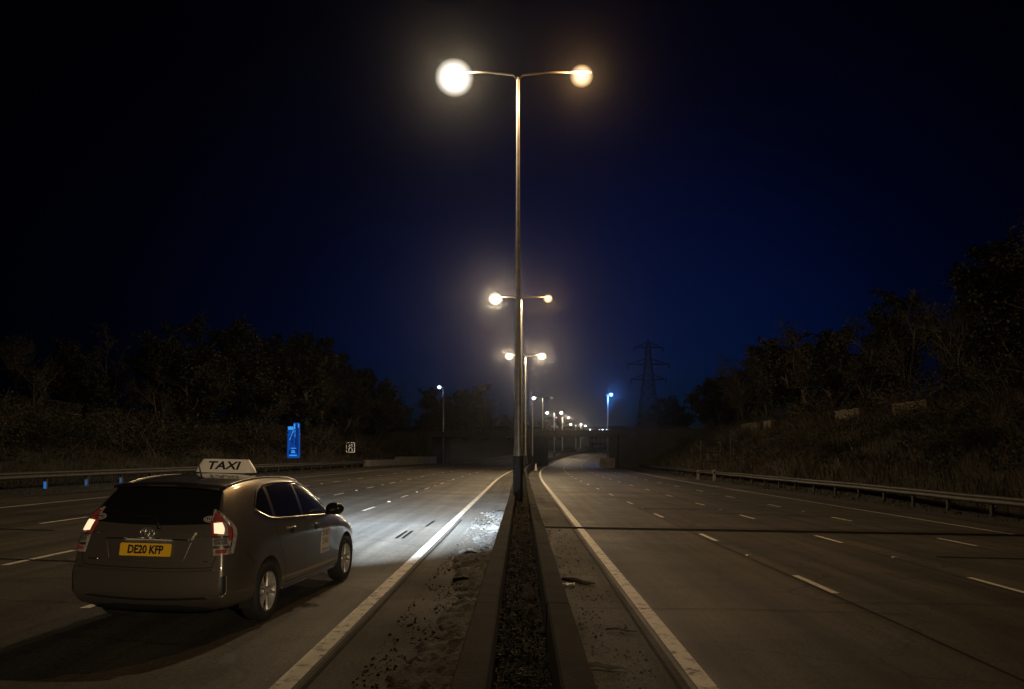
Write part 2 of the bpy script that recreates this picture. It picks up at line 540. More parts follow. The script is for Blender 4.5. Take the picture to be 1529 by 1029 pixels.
def clods(n, ufun, yr0, yr1, label, size, seed):
    rg = random.Random(seed); mb = MB()
    while n > 0:
        y = yr0 + (yr1 - yr0) * rg.random() ** 1.2; u = ufun(rg.random())
        if noise.noise((u * 2.2, y * 1.3, seed)) < -.12: continue
        n -= 1
        s = size[0] + (size[1] - size[0]) * rg.random() ** 4
        c = road(u, y, s * .3 + .004)
        q = [Vector((1, 0, 0)), Vector((.3, .95, 0)), Vector((-.8, .6, 0)), Vector((-.8, -.6, 0)), Vector((.3, -.95, 0)), Vector((0, 0, .8)), Vector((0, 0, -.7))]
        vs = [c + Vector((p.x * rg.uniform(.6, 1.3), p.y * rg.uniform(.6, 1.3), p.z * rg.uniform(.5, 1.1))) * s for p in q]
        mb.add(vs, [(0, 1, 5), (1, 2, 5), (2, 3, 5), (3, 4, 5), (4, 0, 5), (1, 0, 6), (2, 1, 6), (3, 2, 6), (4, 3, 6), (0, 4, 6)])
    tag(mb.build('soil_crumbs', M['mud']), label, 'soil', kind='stuff')
clods(7000, lambda r: -(.40 + .95 * r ** 1.7), 4, 24, 'crumbs of dry soil strewn beside the left concrete wall', (.005, .020), 3)
clods(1600, lambda r: .40 + .75 * r ** 1.6, 4, 20, 'crumbs of dry soil strewn beside the right concrete wall', (.004, .016), 9)

def stick(u, y, ln, ang, r, label, z=.03, name='fallen_branch', mat='bark'):
    p = road(u, y, z)
    d = Vector((math.cos(ang), math.sin(ang), 0))
    mb = MB()
    n = Vector((-d.y, d.x, 0))
    mb.tube([p - d * ln / 2, p - d * ln * .15 + n * ln * .05 + Vector((0, 0, .015)), p + d * ln * .2, p + d * ln / 2 + n * ln * .04],
            [r, r * 1.1, r * .9, r * .4], 6)
    mb.tube([p, p + d * ln * .2 + n * ln * .18], [r * .5, r * .2], 5)
    return tag(mb.build(name, M[mat], smooth=True), label, 'branch')
stick(.82, 11.5, .62, R(-48), .035, 'dark broken branch on the road against the right concrete wall')
stick(1.05, 8.3, .34, R(-20), .012, 'thin short twig lying by the white line right of the wall')
stick(.70, 6.85, .36, R(-15), .022, 'dark twig nearest the camera, beside the right concrete wall')
stick(-.78, 11.4, .42, R(5), .045, 'thick dark stick lying in the mud left of the wall')
def rag(u, y, s, label, mat, name='litter_scrap'):
    mb = MB(); rows = []
    for i in range(6):
        row = []
        for j in range(6):
            a = (i - 2.5) / 5 * s * 1.6; b = (j - 2.5) / 5 * s
            row.append(road(u + a, y + b, .02 + abs(noise.noise((a * 9 / s * .3, b * 7 / s * .3, u))) * s * .5))
        rows.append(row)
    mb.grid(rows)
    return tag(mb.build(name, mat, smooth=True), label, 'litter')
rag(.66, 11.2, .12, 'pale crumpled scrap of litter beside the broken branch', M['white_reflector'])
rag(-.72, 12.3, .22, 'flat pale scrap of litter on the mud left of the wall', M['concrete_pale'])
rag(-.62, 9.9, .09, 'small pale scrap of litter close to the left wall', M['concrete_pale'])
rag(-.95, 14.6, .26, 'pale lump of packed litter at the edge of the mud', M['concrete_pale'])

TAXI_FILL = 42000  # energy of the added fill spot aimed at the taxi
# ------------------------------------------------------------------ lamp columns
ARM = 1.67
def lantern(root, c, sx, kind, big=1.0):
    lens_glow_mat = M[kind]
    mb = MB()
    L = .62 * big
    prof = [(-.5, .02), (-.42, .075), (-.1, .105), (.25, .10), (.45, .06), (.5, .02)]
    rows = []
    for t, w in prof:
        x = c[0] + sx * t * L
        row = []
        for k in range(9):
            a = math.pi * k / 8
            row.append((x, c[1] - math.cos(a) * w * big, c[2] + .02 + math.sin(a) * w * .75 * big))
        row.append((x, c[1] - math.cos(0) * w * big, c[2] + .02))
        rows.append(row)
    mb.grid(rows)
    h = mb.build('lantern', M['housing'], root, smooth=True)
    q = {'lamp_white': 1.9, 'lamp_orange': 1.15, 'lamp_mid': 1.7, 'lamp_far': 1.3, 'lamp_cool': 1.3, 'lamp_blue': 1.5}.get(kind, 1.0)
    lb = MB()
    for f in [1.0 - .66 * (i_ / 19) ** .85 for i_ in range(20)]:  # nested glowing shells, oversized to paint the bloom round each lamp
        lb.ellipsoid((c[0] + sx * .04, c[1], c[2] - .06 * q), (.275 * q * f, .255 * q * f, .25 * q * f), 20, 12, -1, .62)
    lb.build('lens', lens_glow_mat, h, smooth=True)  # lens together with its painted glow
    lamp_light(kind, h, (c[0] + sx * .04, c[1], c[2] - .12))
    return h

def lamp_column(Y, H, left, right, label, u=0.0, r0=.112, r1=.04, zb=.60, n=14, single=0, pdz=0.0, arm=ARM):
    base = road(u, Y, zb) if abs(u) < 15 else ter(u, Y)
    root = empty('lamp_column', base)
    tag(root, label, 'street lamp', 'lamp columns along the motorway')
    h = H - zb
    mb = MB()
    mb.tube([(0, 0, 0), (0, 0, 1.35), (0, 0, 1.55), (0, 0, h * .5), (0, 0, h - .05)], [r0 * 1.12, r0 * 1.12, r0 * .92, (r0 + r1) * .43, r1], n)
    mb.build('column', M['steel'], root, smooth=True, angle=40)
    bs = MB(); bs.tube([(0, 0, .0), (0, 0, 1.15), (0, 0, 1.25)], [r0 * 1.20, r0 * 1.20, r0 * 1.10], n); bs.build('base_section', M['dark_steel'], root, smooth=True, angle=40)
    if Y < 60:
        bp = MB(); bp.box((0, 0, .012), (r0 * 3.0, r0 * 3.0, .024))
        for a in (-1, 1):
            for b in (-1, 1):
                bp.tube([(a * r0 * 1.2, b * r0 * 1.2, .02), (a * r0 * 1.2, b * r0 * 1.2, .07)], .014, 6)
        bp.build('base_plate', M['steel_dull'], root)
        d = MB(); d.box((0, -r0 * 1.2, .65), (.12, .02, .6)); dd = d.build('door', M['dark_steel'], root)
    am = MB()
    sides = [s for s, mt in ((-1, left), (1, right)) if mt is not None]
    for s in sides:
        am.tube([(0, 0, h - .12), (s * .12, 0, h + .02), (s * arm * .5, 0, h + .10), (s * (arm - .28), 0, h + .09)], [r1 * .8, .036, .032, .03], 8)
    if sides: am.build('arm', M['dark_steel'], root, smooth=True)
    for s, mt in ((-1, left), (1, right)):
        if mt is None: continue
        lantern(root, (s * arm, 0, h + .06), s, mt)
    return root

lamp_column(21.2, 12.05, 'lamp_white', 'lamp_orange', 'nearest and tallest twin-arm lamp column, one glaring white lantern and one orange', u=-.10)
lamp_column(51.3, 12.05, 'lamp_mid', 'lamp_orange', 'second twin-arm lamp column, rising just right of the nearest one')
lamp_column(81.7, 12.15, 'lamp_mid', 'lamp_mid', 'third twin-arm lamp column with both lanterns white, in front of the bridge')
lamp_column(112, 9.6, None, None, 'thin dark lamp column without lanterns in front of the bridge pier', r0=.10, r1=.06)
lamp_column(150, 12.7, 'lamp_far', 'lamp_off', 'pale lamp column just behind the bridge with only one lantern lit', r0=.16, r1=.1)
lamp_column(190, 11.4, 'lamp_far', 'lamp_far', 'twin-arm lamp column beyond the bridge with two small white lights level', r0=.16, r1=.1)
lamp_column(217, 11.0, 'lamp_off', 'lamp_mid', 'lamp column beyond the bridge with one bright light on its right arm', r0=.16, r1=.1)
lamp_column(262, 10.0, 'lamp_far', 'lamp_far', 'small lamp column well beyond the bridge, lower than the bright one', r0=.16, r1=.1)
lamp_column(277, 9.8, 'lamp_off', 'lamp_far', 'small lamp column beyond the bridge with a light on its right arm only', r0=.16, r1=.1)
for k, (y, h, lb) in enumerate(((322, 9.0, 'first'), (336, 9.2, 'second'), (350, 9.2, 'third'), (362, 8.6, 'fourth'), (376, 8.0, 'fifth'), (388, 7.8, 'sixth'))):
    lamp_column(y, h, 'lamp_cool' if k != 1 else 'lamp_off', 'lamp_cool' if k % 3 else 'lamp_off',
                '%s from the left in the far cluster of tiny lights over the bridge' % lb, r0=.14, r1=.1, n=8)
def side_lamp(px_u, Y, top, label, mat, s):
    base = ter(px_u, Y)
    root = empty('lamp_column', base)
    tag(root, label, 'street lamp', 'single lamp columns at the roadside')
    h = top - base.z
    mb = MB(); mb.tube([(0, 0, -.3), (0, 0, h * .5), (0, 0, h - .1)], [.16, .13, .10], 10)
    mb.build('column', M['steel'], root, smooth=True)
    am = MB(); am.tube([(0, 0, h - .2), (s * .2, 0, h), (s * .55, 0, h + .02)], [.06, .04, .035], 8); am.build('arm', M['steel'], root, smooth=True)
    lantern(root, (s * .7, 0, h - .02), s, mat, 1.2)
side_lamp(24, -46, 12.5, 'unlit lamp column added unseen behind the camera as mount for the taxi fill light', 'lamp_off', -1)  # added column out of view, invented to carry the fill spot
fl_ = bpy.data.lights.new('taxi_fill_light', 'SPOT'); fl_.energy = TAXI_FILL; fl_.color = (1, .78, .52); fl_.spot_size = R(17); fl_.spot_blend = 1; fl_.shadow_soft_size = .2  # added spot brightening the taxi's rear and side, no known source
fo_ = bpy.data.objects.new('taxi_fill_light', fl_); COL.objects.link(fo_); fo_.location = (23.3, -46, 12.0)
fo_.rotation_euler = (Vector((-3.4, 9.3, .9)) - fo_.location).to_track_quat('-Z', 'Y').to_euler()
side_lamp(-14.2 - Xc(143), 143, 14.3, 'single lamp column with a small cool light left of the centre, behind the bridge', 'lamp_cool', -1)
side_lamp(19.0 - Xc(176) + .2, 176, 15.5, 'single lamp column with a vivid blue light right of the centre', 'lamp_blue', 1)

# ------------------------------------------------------------------ guard rails
def guard_rail(u, y0, y1, label, sgn, post_mat=None, step=3.2, block=True, ufun=None, rail_mat='steel_dull'):
    uf = ufun or (lambda y: u)
    org = road(uf(y0), y0)
    root = empty('guard_rail', org)
    tag(root, label, 'guard rail', 'steel guard rails along the verges')
    mb = MB()
    prof = [(-.012, .76), (.025, .745), (.05, .70), (.05, .66), (.0, .625), (.0, .585), (.05, .55), (.05, .51), (.025, .465), (-.012, .45)]
    rows = []
    for y in [y0 + (y1 - y0) * i / int((y1 - y0) / 1.6) for i in range(int((y1 - y0) / 1.6) + 1)]:
        wob = .012 * noise.noise((y * .3, u, 0))
        rows.append([road(uf(y) + sgn * pu, y, pz + wob) for pu, pz in prof] + [road(uf(y) - sgn * .02, y, pz + wob) for pu, pz in prof[::-1]])
    mb.grid(rows)
    mb.build('rail', M[rail_mat], root, smooth=True, origin=org)
    y = y0 + .8; k = 0
    while y < y1 - .3:
        pb = MB()
        p = road(uf(y) - sgn * .10, y)
        lean = random.gauss(0, .02)
        pb.box(p + Vector((0, 0, .30)), (.10, .14, .82), ry=lean)
        o = pb.build('post', post_mat(k) if post_mat else M['steel_dull'], root, origin=org)
        if block:
            q = MB(); q.box(p + Vector((sgn * .055, 0, .6)), (.09, .10, .14)); q.build('spacer', M['steel_dull'], o, origin=org)
        y += step; k += 1
    return root
M['post_blue'] = mat_emit('blue_reflector_glow', (.05, .28, 1), .32, base=(.05, .2, .7))
M['post_dimblue'] = mat_emit('dim_blue_reflector_glow', (.12, .25, .8), .12, base=(.1, .2, .5))
gl = guard_rail(-20.4, 14, 98, 'long dull steel guard rail along the left verge behind the taxi', 1)
guard_rail(16.5, 8, 190, 'long steel guard rail along the right verge below the bank', -1, ufun=lambda y: 16.5 + .9 * sst(24, 44, y) - .6 * sst(90, 130, y))
# blue reflectors on posts of the left rail, their shine painted as emission
kids = [c for c in gl.children if c.name.startswith('post')]
for c in kids:
    p0 = c.data.vertices[0].co + gl.location
    if 27 < p0.y < 42:
        v = [w.co for w in c.data.vertices]
        cx = sum(q.x for q in v) / 8; cy = min(q.y for q in v)
        mb = MB(); mb.box((cx + .0, cy - .012, .16 + p0.z * 0), (.11, .014, .30))
        z = gl.location.z
        r = mb.build('reflector', M['post_blue'] if p0.y < 34 else M['post_dimblue'], c)

# white marker posts at the right rail
def marker(u, y, h, label, w=.22):
    p = road(u, y)
    root = empty('marker_post', p); tag(root, label, 'marker post', 'white marker posts at the right rail')
    mb = MB(); mb.box((0, 0, h / 2), (w, .06, h)); mb.build('post', M['white_reflector'], root)
    k = MB(); k.box((0, -.034, h * .72), (w * .6, .01, h * .22)); k.build('reflector', M['plastic_black'], root)
marker(15.7, 71, .85, 'white marker post at the right rail, left one of the pair by the dark frame')
marker(16.35, 67.5, .95, 'white marker post at the right rail, right one of the pair by the dark frame')

# dark sign frame standing behind the right rail
def sign_frame():
    Y = 78
    p = ter(18.4, Y)
    root = empty('sign_frame', p); tag(root, 'dark empty two-legged metal sign frame behind the right guard rail', 'frame')
    for x in (-.95, .95):
        m = MB(); m.tube([(x, 0, -.3), (x, 0, 3.0)], .06, 8); m.build('leg', M['dark_steel'], root)
    m = MB()
    for z in (2.96, 1.75, .85):
        m.box((0, -.07, z), (2.1, .06, .10))
    m.box((-.2, -.07, 2.2), (.08, .05, 1.5))
    m.build('crossbar', M['dark_steel'], root)
    m = MB(); m.box((-.05, -.12, 2.62), (1.0, .03, .5)); m.build('panel', M['dark_steel'], root)
sign_frame()
for dy, du, lb in ((83, 17.5, 'thin dark pole standing left of the empty sign frame'), (72, 18.9, 'thin dark pole standing right of the empty sign frame')):
    p = ter(du, dy); m = MB(); m.tube([(0, 0, -.3), (0, 0, 1.6), (0, 0, 3.0)], [.055, .05, .045], 8)
    m.box((0, 0, 3.02), (.12, .12, .05)); o = m.build('pole', M['steel_dull'], None); o.location = p
    tag(o, lb, 'pole', 'thin poles behind the right rail')

# hand rail of the steps at the right edge
def hand_rail():
    p = ter(20.0, 30.2)
    root = empty('hand_rail', p); tag(root, 'pale tubular hand rail of steps climbing the right bank', 'hand rail')
    pts = []
    m = MB()
    top = []
    for i in range(5):
        q = ter(20.0 + i * 1.1, 30.2 + i * .1) - p
        top.append(q + Vector((0, 0, 1.05)))
        k = MB(); k.tube([q + Vector((0, 0, -.3)), q + Vector((0, 0, 1.05))], .026, 8); k.build('post', M['steel'], root, smooth=True)
    m.tube(top, .03, 8); m.build('top_rail', M['steel'], root, smooth=True)
    m = MB(); m.tube([t - Vector((0, 0, .5)) for t in top], .024, 8); m.build('mid_rail', M['steel'], root, smooth=True)
hand_rail()

# concrete parapet from the end of the left rail to the bridge pier
def conc_wall(p0, p1, h, label, t=.45):
    a = Vector(p0); b = Vector(p1)
    root = empty('concrete_wall', a); tag(root, label, 'concrete wall', 'concrete walls leading to the bridge pier')
    d = (b - a); L = d.length; n = Vector((-d.y, d.x, 0)).normalized()
    mb = MB(); rows = []
    for i in range(9):
        c = a + d * i / 8
        rows.append([c + n * t / 2 + Vector((0, 0, -.3)), c + n * t * .42 + Vector((0, 0, h - .03)), c + n * t * .36 + Vector((0, 0, h)),
                     c - n * t * .36 + Vector((0, 0, h)), c - n * t * .42 + Vector((0, 0, h - .03)), c - n * t / 2 + Vector((0, 0, -.3))])
    mb.grid(rows)
    mb.f.append((0, 1, 2, 3, 4, 5)); mb.f.append(tuple(48 + k for k in (5, 4, 3, 2, 1, 0)))
    mb.build('wall_body', M['concrete_pale'], root, origin=a)
conc_wall(road(-20.5, 98.4), road(-20.3, 116), .85, 'lower concrete wall starting where the left guard rail ends')
conc_wall(road(-20.3, 116.6), road(-19.3, 146), 1.25, 'taller concrete wall joining the left pier of the bridge')

# ------------------------------------------------------------------ bridge
def bridge():
    org = Vector((2.9, 140, 0))
    root = empty('road_bridge', org)
    tag(root, 'dark flat concrete overbridge crossing the whole motorway', 'bridge')
    ang = math.atan2(-12, 33)
    dirv = Vector((math.cos(ang), math.sin(ang), 0)); nrm = Vector((-dirv.y, dirv.x, 0))
    M['bridge_conc'] = mat_simple('bridge_concrete', (.032, .028, .022), .9, var=.4, scale=.6, bump=.3, bscale=8)
    rz = ang
    d = MB()
    d.box((0, 0, 5.56), (130, 8.6, .78), rz)
    d.build('deck', M['bridge_conc'], root)
    for k, s in enumerate((-1, 1)):
        e = MB()
        c = nrm * s * 4.45
        e.box((c.x, c.y, 5.84), (130, .3, .50), rz)
        o = e.build('edge_beam', M['bridge_conc'], root)
        q = MB()
        for i in range(-26, 27):
            w = dirv * i * 2.4 + c
            q.box((w.x, w.y, 6.29), (.06, .06, .40), rz)
        q.box((c.x, c.y, 6.50), (130, .08, .05), rz)
        q.box((c.x, c.y, 6.30), (130, .04, .03), rz)
        q.build('parapet', M['dark_steel'], root)
    def leaf(t, w, dep, z0, z1, name='pier'):
        c = dirv * t
        m = MB(); m.box((c.x, c.y, (z0 + z1) / 2), (w, dep, z1 - z0), rz); return m.build(name, M['bridge_conc'], root)
    leaf(0, 1.15, 8.0, -.2, 5.17)
    pl = leaf(-19.6, 1.5, 8.0, 0, 5.17)
    leaf(14.6, 1.4, 8.2, -.5, 5.17, 'abutment')
    leaf(-28.2, 13.0, 8.6, -.5, 5.17, 'abutment')  # added solid block darkening the opening beside the pier, where vegetation stands
    leaf(22.4, 13.6, 8.6, -1.5, 5.17, 'abutment')
    c = dirv * 13.9 - nrm * 4.6
    m = MB(); m.box((c.x, c.y, .55), (2.6, 1.4, 1.7), rz); m.build('plinth', M['concrete_pale'], root)
bridge()
# bump-out blocks at the nose of the barrier below the pier
for (du, yy, lb) in ((.95, 92, 'small pale traffic cylinder standing at the foot of the bridge pier'),):
    p = road(du, yy); root = empty('traffic_cone', p); tag(root, 'small pale traffic cone standing beside the wall in front of the pier', 'cone')
    m = MB(); m.lathe([(.001, .9), (.05, .9), (.19, .08), (.19, .06)], n=16); m.build('cone_body', M['white_reflector'], root, smooth=True)
    m = MB(); m.box((0, 0, .03), (.5, .5, .06)); m.build('foot', M['plastic_black'], root)

# far grey wall / bridge face closing the view up the hill
def far_wall():
    p = Vector((43, 424, 0))
    M['far_grey'] = mat_simple('far_grey', (.16, .16, .17), .8, var=.2, scale=.4)
    m = MB(); 
    root = empty('far_bridge', p); tag(root, 'pale grey block of a distant overbridge far up the road', 'bridge')
    m.box((0, 0, 9.9), (14, 6, 2.2)); m.build('deck', M['far_grey'], root)
    for x in (-6.2, 6.4):
        m = MB(); m.box((x, 0, 6.9), (1.2, 5.6, 3.8)); m.build('pier', M['far_grey'], root)
far_wall()

# wall half way up the right bank
def bank_wall():
    org = ter(26.4, 30)
    root = empty('retaining_wall', org)
    tag(root, 'pale broken brick retaining wall half hidden by ivy on the right bank', 'wall')
    y = 34
    while y < 112:
        L = random.uniform(1.8, 3.2)
        if 49 < y < 54 or 59.5 < y < 65 or 81 < y < 86 or 88.5 < y < 94:
            top = 5.95 + random.uniform(-.18, .12)
            rows = []
            for i in range(5):
                q = y + (L - .06) * i / 4
                zz = E(q) - .4
                b = Vector((Xc(q) + 26.1, q, zz))
                tp = top + random.uniform(-.05, .05)
                rows.append([b + Vector((-.15, 0, 3.2)), b + Vector((-.15, 0, tp - .12)), b + Vector((-.22, 0, tp - .12)), b + Vector((-.22, 0, tp)), b + Vector((.25, 0, tp)), b + Vector((.2, 0, 3.2))])
            m = MB(); m.grid(rows)
            m.f.append((5, 4, 3, 2, 1, 0)); m.f.append(tuple(24 + k for k in range(6)))
            m.build('wall_panel', M['brick'], root, origin=org)
        y += L
bank_wall()

# ------------------------------------------------------------------ signs at the left
def blue_sign():
    Y = 74
    x = (438.5 - 779) * Y / 1178
    root = empty('route_sign', (x, Y, 0.45)); tag(root, 'tall lit blue motorway sign with notched top on the left verge', 'sign')
    w, z0, z1 = 1.18, 1.15, 4.15
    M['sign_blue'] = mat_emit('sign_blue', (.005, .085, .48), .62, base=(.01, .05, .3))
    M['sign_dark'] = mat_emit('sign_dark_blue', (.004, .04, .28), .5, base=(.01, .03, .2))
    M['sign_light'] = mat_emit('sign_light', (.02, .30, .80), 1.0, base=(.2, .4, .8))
    def rr(x0, y0, x1, y1, r, notch=None):
        pts = []
        for cx, cy, a0 in ((x1 - r, y1 - r, 0), (x0 + r, y1 - r, 90), (x0 + r, y0 + r, 180), (x1 - r, y0 + r, 270)):
            if notch and a0 == 90:
                pts += [(x0 + notch[0], y1), (x0 + notch[0], y1 - notch[1]), (x0 + .04, y1 - notch[1])]
                continue
            for k in range(5):
                a = R(a0 + 22.5 * k); pts.append((cx + r * math.cos(a), cy + r * math.sin(a)))
        return pts
    mt = Matrix.Translation((0, 0, 0)) @ Matrix.Rotation(R(90), 4, 'X')
    def plate(name, poly, yoff, th, mat, parent):
        m = MB(); m.prism(poly, th, Matrix.Translation((0, yoff, 0)) @ Matrix.Rotation(R(90), 4, 'X')); return m.build(name, mat, parent)
    panel = plate('panel', rr(-w / 2, z0, w / 2, z1 + .3, .12, (.62, .32)), 0, .06, M['sign_blue'], root)
    # face marks
    def quad(pts, mat, name, d): return plate(name, pts, -.06 - d, .006, mat, panel)
    quad([(.10, z0 + .55), (.47, z0 + .55), (.47, z1 + .15), (.22, z1 + .15)], M['sign_dark'], 'dark_band', .002)  # darker blue band on the sign face
    quad([(-.36, z0 + .35), (-.28, z0 + .35), (-.06, z1 - .5), (-.16, z1 - .5)], M['sign_dark'], 'dark_band', .002)
    quad([(-.50, z1 - .35), (-.02, z1 - .35), (-.02, z1 - .05), (-.50, z1 - .05)], M['sign_light'], 'mark', .004)
    quad([(.03, z1 - .30), (.16, z1 - .30), (.16, z1 + .22), (.03, z1 + .22)], M['sign_light'], 'mark', .004)
    quad([(.42, z1 - .15), (.52, z1 - .15), (.52, z1 + .22), (.42, z1 + .22)], M['sign_light'], 'mark', .004)
    quad([(-.38, z1 - 1.3), (-.31, z1 - 1.3), (.05, z1 - .4), (-.04, z1 - .4)], M['sign_light'], 'mark', .004)
    quad([(.12, z1 - 1.05), (.17, z1 - 1.05), (.17, z1 - .4), (.12, z1 - .4)], M['sign_light'], 'mark', .004)
    quad([(-.10, z0 + .95), (.0, z0 + .95), (.0, z1 - .7), (-.10, z1 - .7)], M['sign_dark'], 'mark', .0045)
    quad([(-.26, z0 + .88), (.26, z0 + .88), (.26, z0 + .95), (-.26, z0 + .95)], M['sign_light'], 'mark', .005)
    quad([(-.22, z0 + .48), (.16, z0 + .48), (.10, z0 + .72), (-.16, z0 + .72)], M['sign_light'], 'mark', .005)
    quad([(-.08, z0 + .56), (.02, z0 + .56), (.02, z0 + .64), (-.08, z0 + .64)], M['sign_dark'], 'mark', .006)
    quad([(-.40, z0 + .20), (.30, z0 + .20), (.30, z0 + .30), (-.40, z0 + .30)], M['sign_light'], 'mark', .005)
    quad([(-.42, z0 + .35), (-.32, z0 + .35), (-.32, z0 + .7), (-.42, z0 + .7)], M['plastic_black'], 'mark', .005)
    quad([(.30, z0 + .35), (.40, z0 + .35), (.40, z0 + .6), (.30, z0 + .6)], M['plastic_black'], 'mark', .005)
    for s in (-.4, .4):
        m = MB(); m.tube([(s, .06, -.6), (s, .06, z1 - .1)], .05, 8); m.build('post', M['steel_dull'], root)
blue_sign()

def small_sign():
    Y = 100
    x = (523.5 - 779) * Y / 1178
    root = empty('matrix_sign', (x, Y, .5)); tag(root, 'small square black sign with white border and symbols on the left verge', 'sign')
    M['sign_face'] = mat_simple('sign_black', (.01, .01, .011), .4)
    M['sign_white'] = mat_emit('sign_white', (1, .85, .62), .42, base=(.75, .72, .65))
    w, h, zc = 1.10, 1.28, 2.36
    b = MB(); b.box((0, 0, zc), (w, .10, h)); pn = b.build('panel', M['sign_face'], root)
    m = MB()
    for sx in (-1, 1): m.box((sx * (w / 2 - .04), -.056, zc), (.065, .012, h - .02))
    for sz in (-1, 1): m.box((0, -.058, zc + sz * (h / 2 - .04)), (w - .02, .012, .065))
    m.build('border', M['sign_white'], root)
    m = MB()
    yv = -.056
    for (cx, cz, sx, sz, ry) in ((-.17, .30, .22, .05, 0), (-.10, .22, .05, .16, .3), (-.18, .14, .22, .05, 0), (.08, .30, .05, .22, 0), (.20, .30, .05, .22, 0), (.14, .34, .16, .05, .5), (.14, .14, .28, .06, 0)):
        m.box((cx, yv, zc + cz), (sx, .012, sz), ry=ry)
    for k in range(7):
        a = math.pi * k / 6
        m.box((.20 * math.cos(a), yv, zc - .22 + .18 * math.sin(a)), (.09, .012, .09), ry=-a)
    for s in (-1, 1): m.box((s * .21, yv, zc - .36), (.12, .012, .14))
    m.build('symbol', M['sign_white'], root)
    for s in (-.3, .3):
        k = MB(); k.tube([(s, .08, -.4), (s, .08, 2.6)], .045, 8); k.build('post', M['steel_dull'], root)
small_sign()

# ------------------------------------------------------------------ pylon
def pylon():
    Y = 330; x0 = (968 - 779) * Y / 1178
    root = empty('pylon', (x0, Y, 6)); tag(root, 'tall dark lattice electricity pylon with three cross arms against the sky', 'pylon')
    M['pylon'] = mat_simple('pylon_steel', (.02, .022, .028), .7, metal=.2)
    zt = 44.3; r = .16
    def half(z): return 5.2 - (5.2 - .85) * min(1, z / 38) if z < 38 else .85
    body = MB()
    lv = [0, 6.5, 12, 17, 21.5, 25.5, 27.5, 30.5, 33.9, 37, 40.9]
    cr = ((-1, -1), (1, -1), (1, 1), (-1, 1))
    for (sx, sy) in cr:
        body.tube([(sx * half(z), sy * half(z), z) for z in lv] + [(0, 0, zt)], r * 1.3, 5)
    for a, b in zip(lv[:-1], lv[1:]):
        for i in range(4):
            p, q = cr[i], cr[(i + 1) % 4]
            body.tube([(p[0] * half(a), p[1] * half(a), a), (q[0] * half(b), q[1] * half(b), b)], r * .62, 4)
            body.tube([(q[0] * half(a), q[1] * half(a), a), (p[0] * half(b), p[1] * half(b), b)], r * .62, 4)
            body.tube([(p[0] * half(b), p[1] * half(b), b), (q[0] * half(b), q[1] * half(b), b)], r * .6, 4)
    body.build('lattice_tower', M['pylon'], root)
    for z, L in ((40.9, 6.0), (33.9, 8.7), (27.5, 7.4)):
        m = MB()
        for s in (-1, 1):
            w = half(z)
            for sy in (-1, 1):
                m.tube([(s * w, sy * w, z), (s * L, 0, z + .1)], r, 4)
                m.tube([(s * w, sy * w, z + 2.2), (s * L, 0, z + .1)], r * .7, 4)
            for k in (.33, .66):
                xx = w + (L - w) * k
                m.tube([(s * xx, 0, z), (s * xx, 0, z + 2.2 * (1 - k))], r * .6, 4)
        c = m.build('cross_arm', M['pylon'], root)
        for s in (-1, 1):
            k = MB(); k.tube([(s * L, 0, z), (s * L, 0, z - .5), (s * L, 0, z - 2.0)], [.12, .28, .2], 6); k.build('insulator', M['pylon'], c)
pylon()

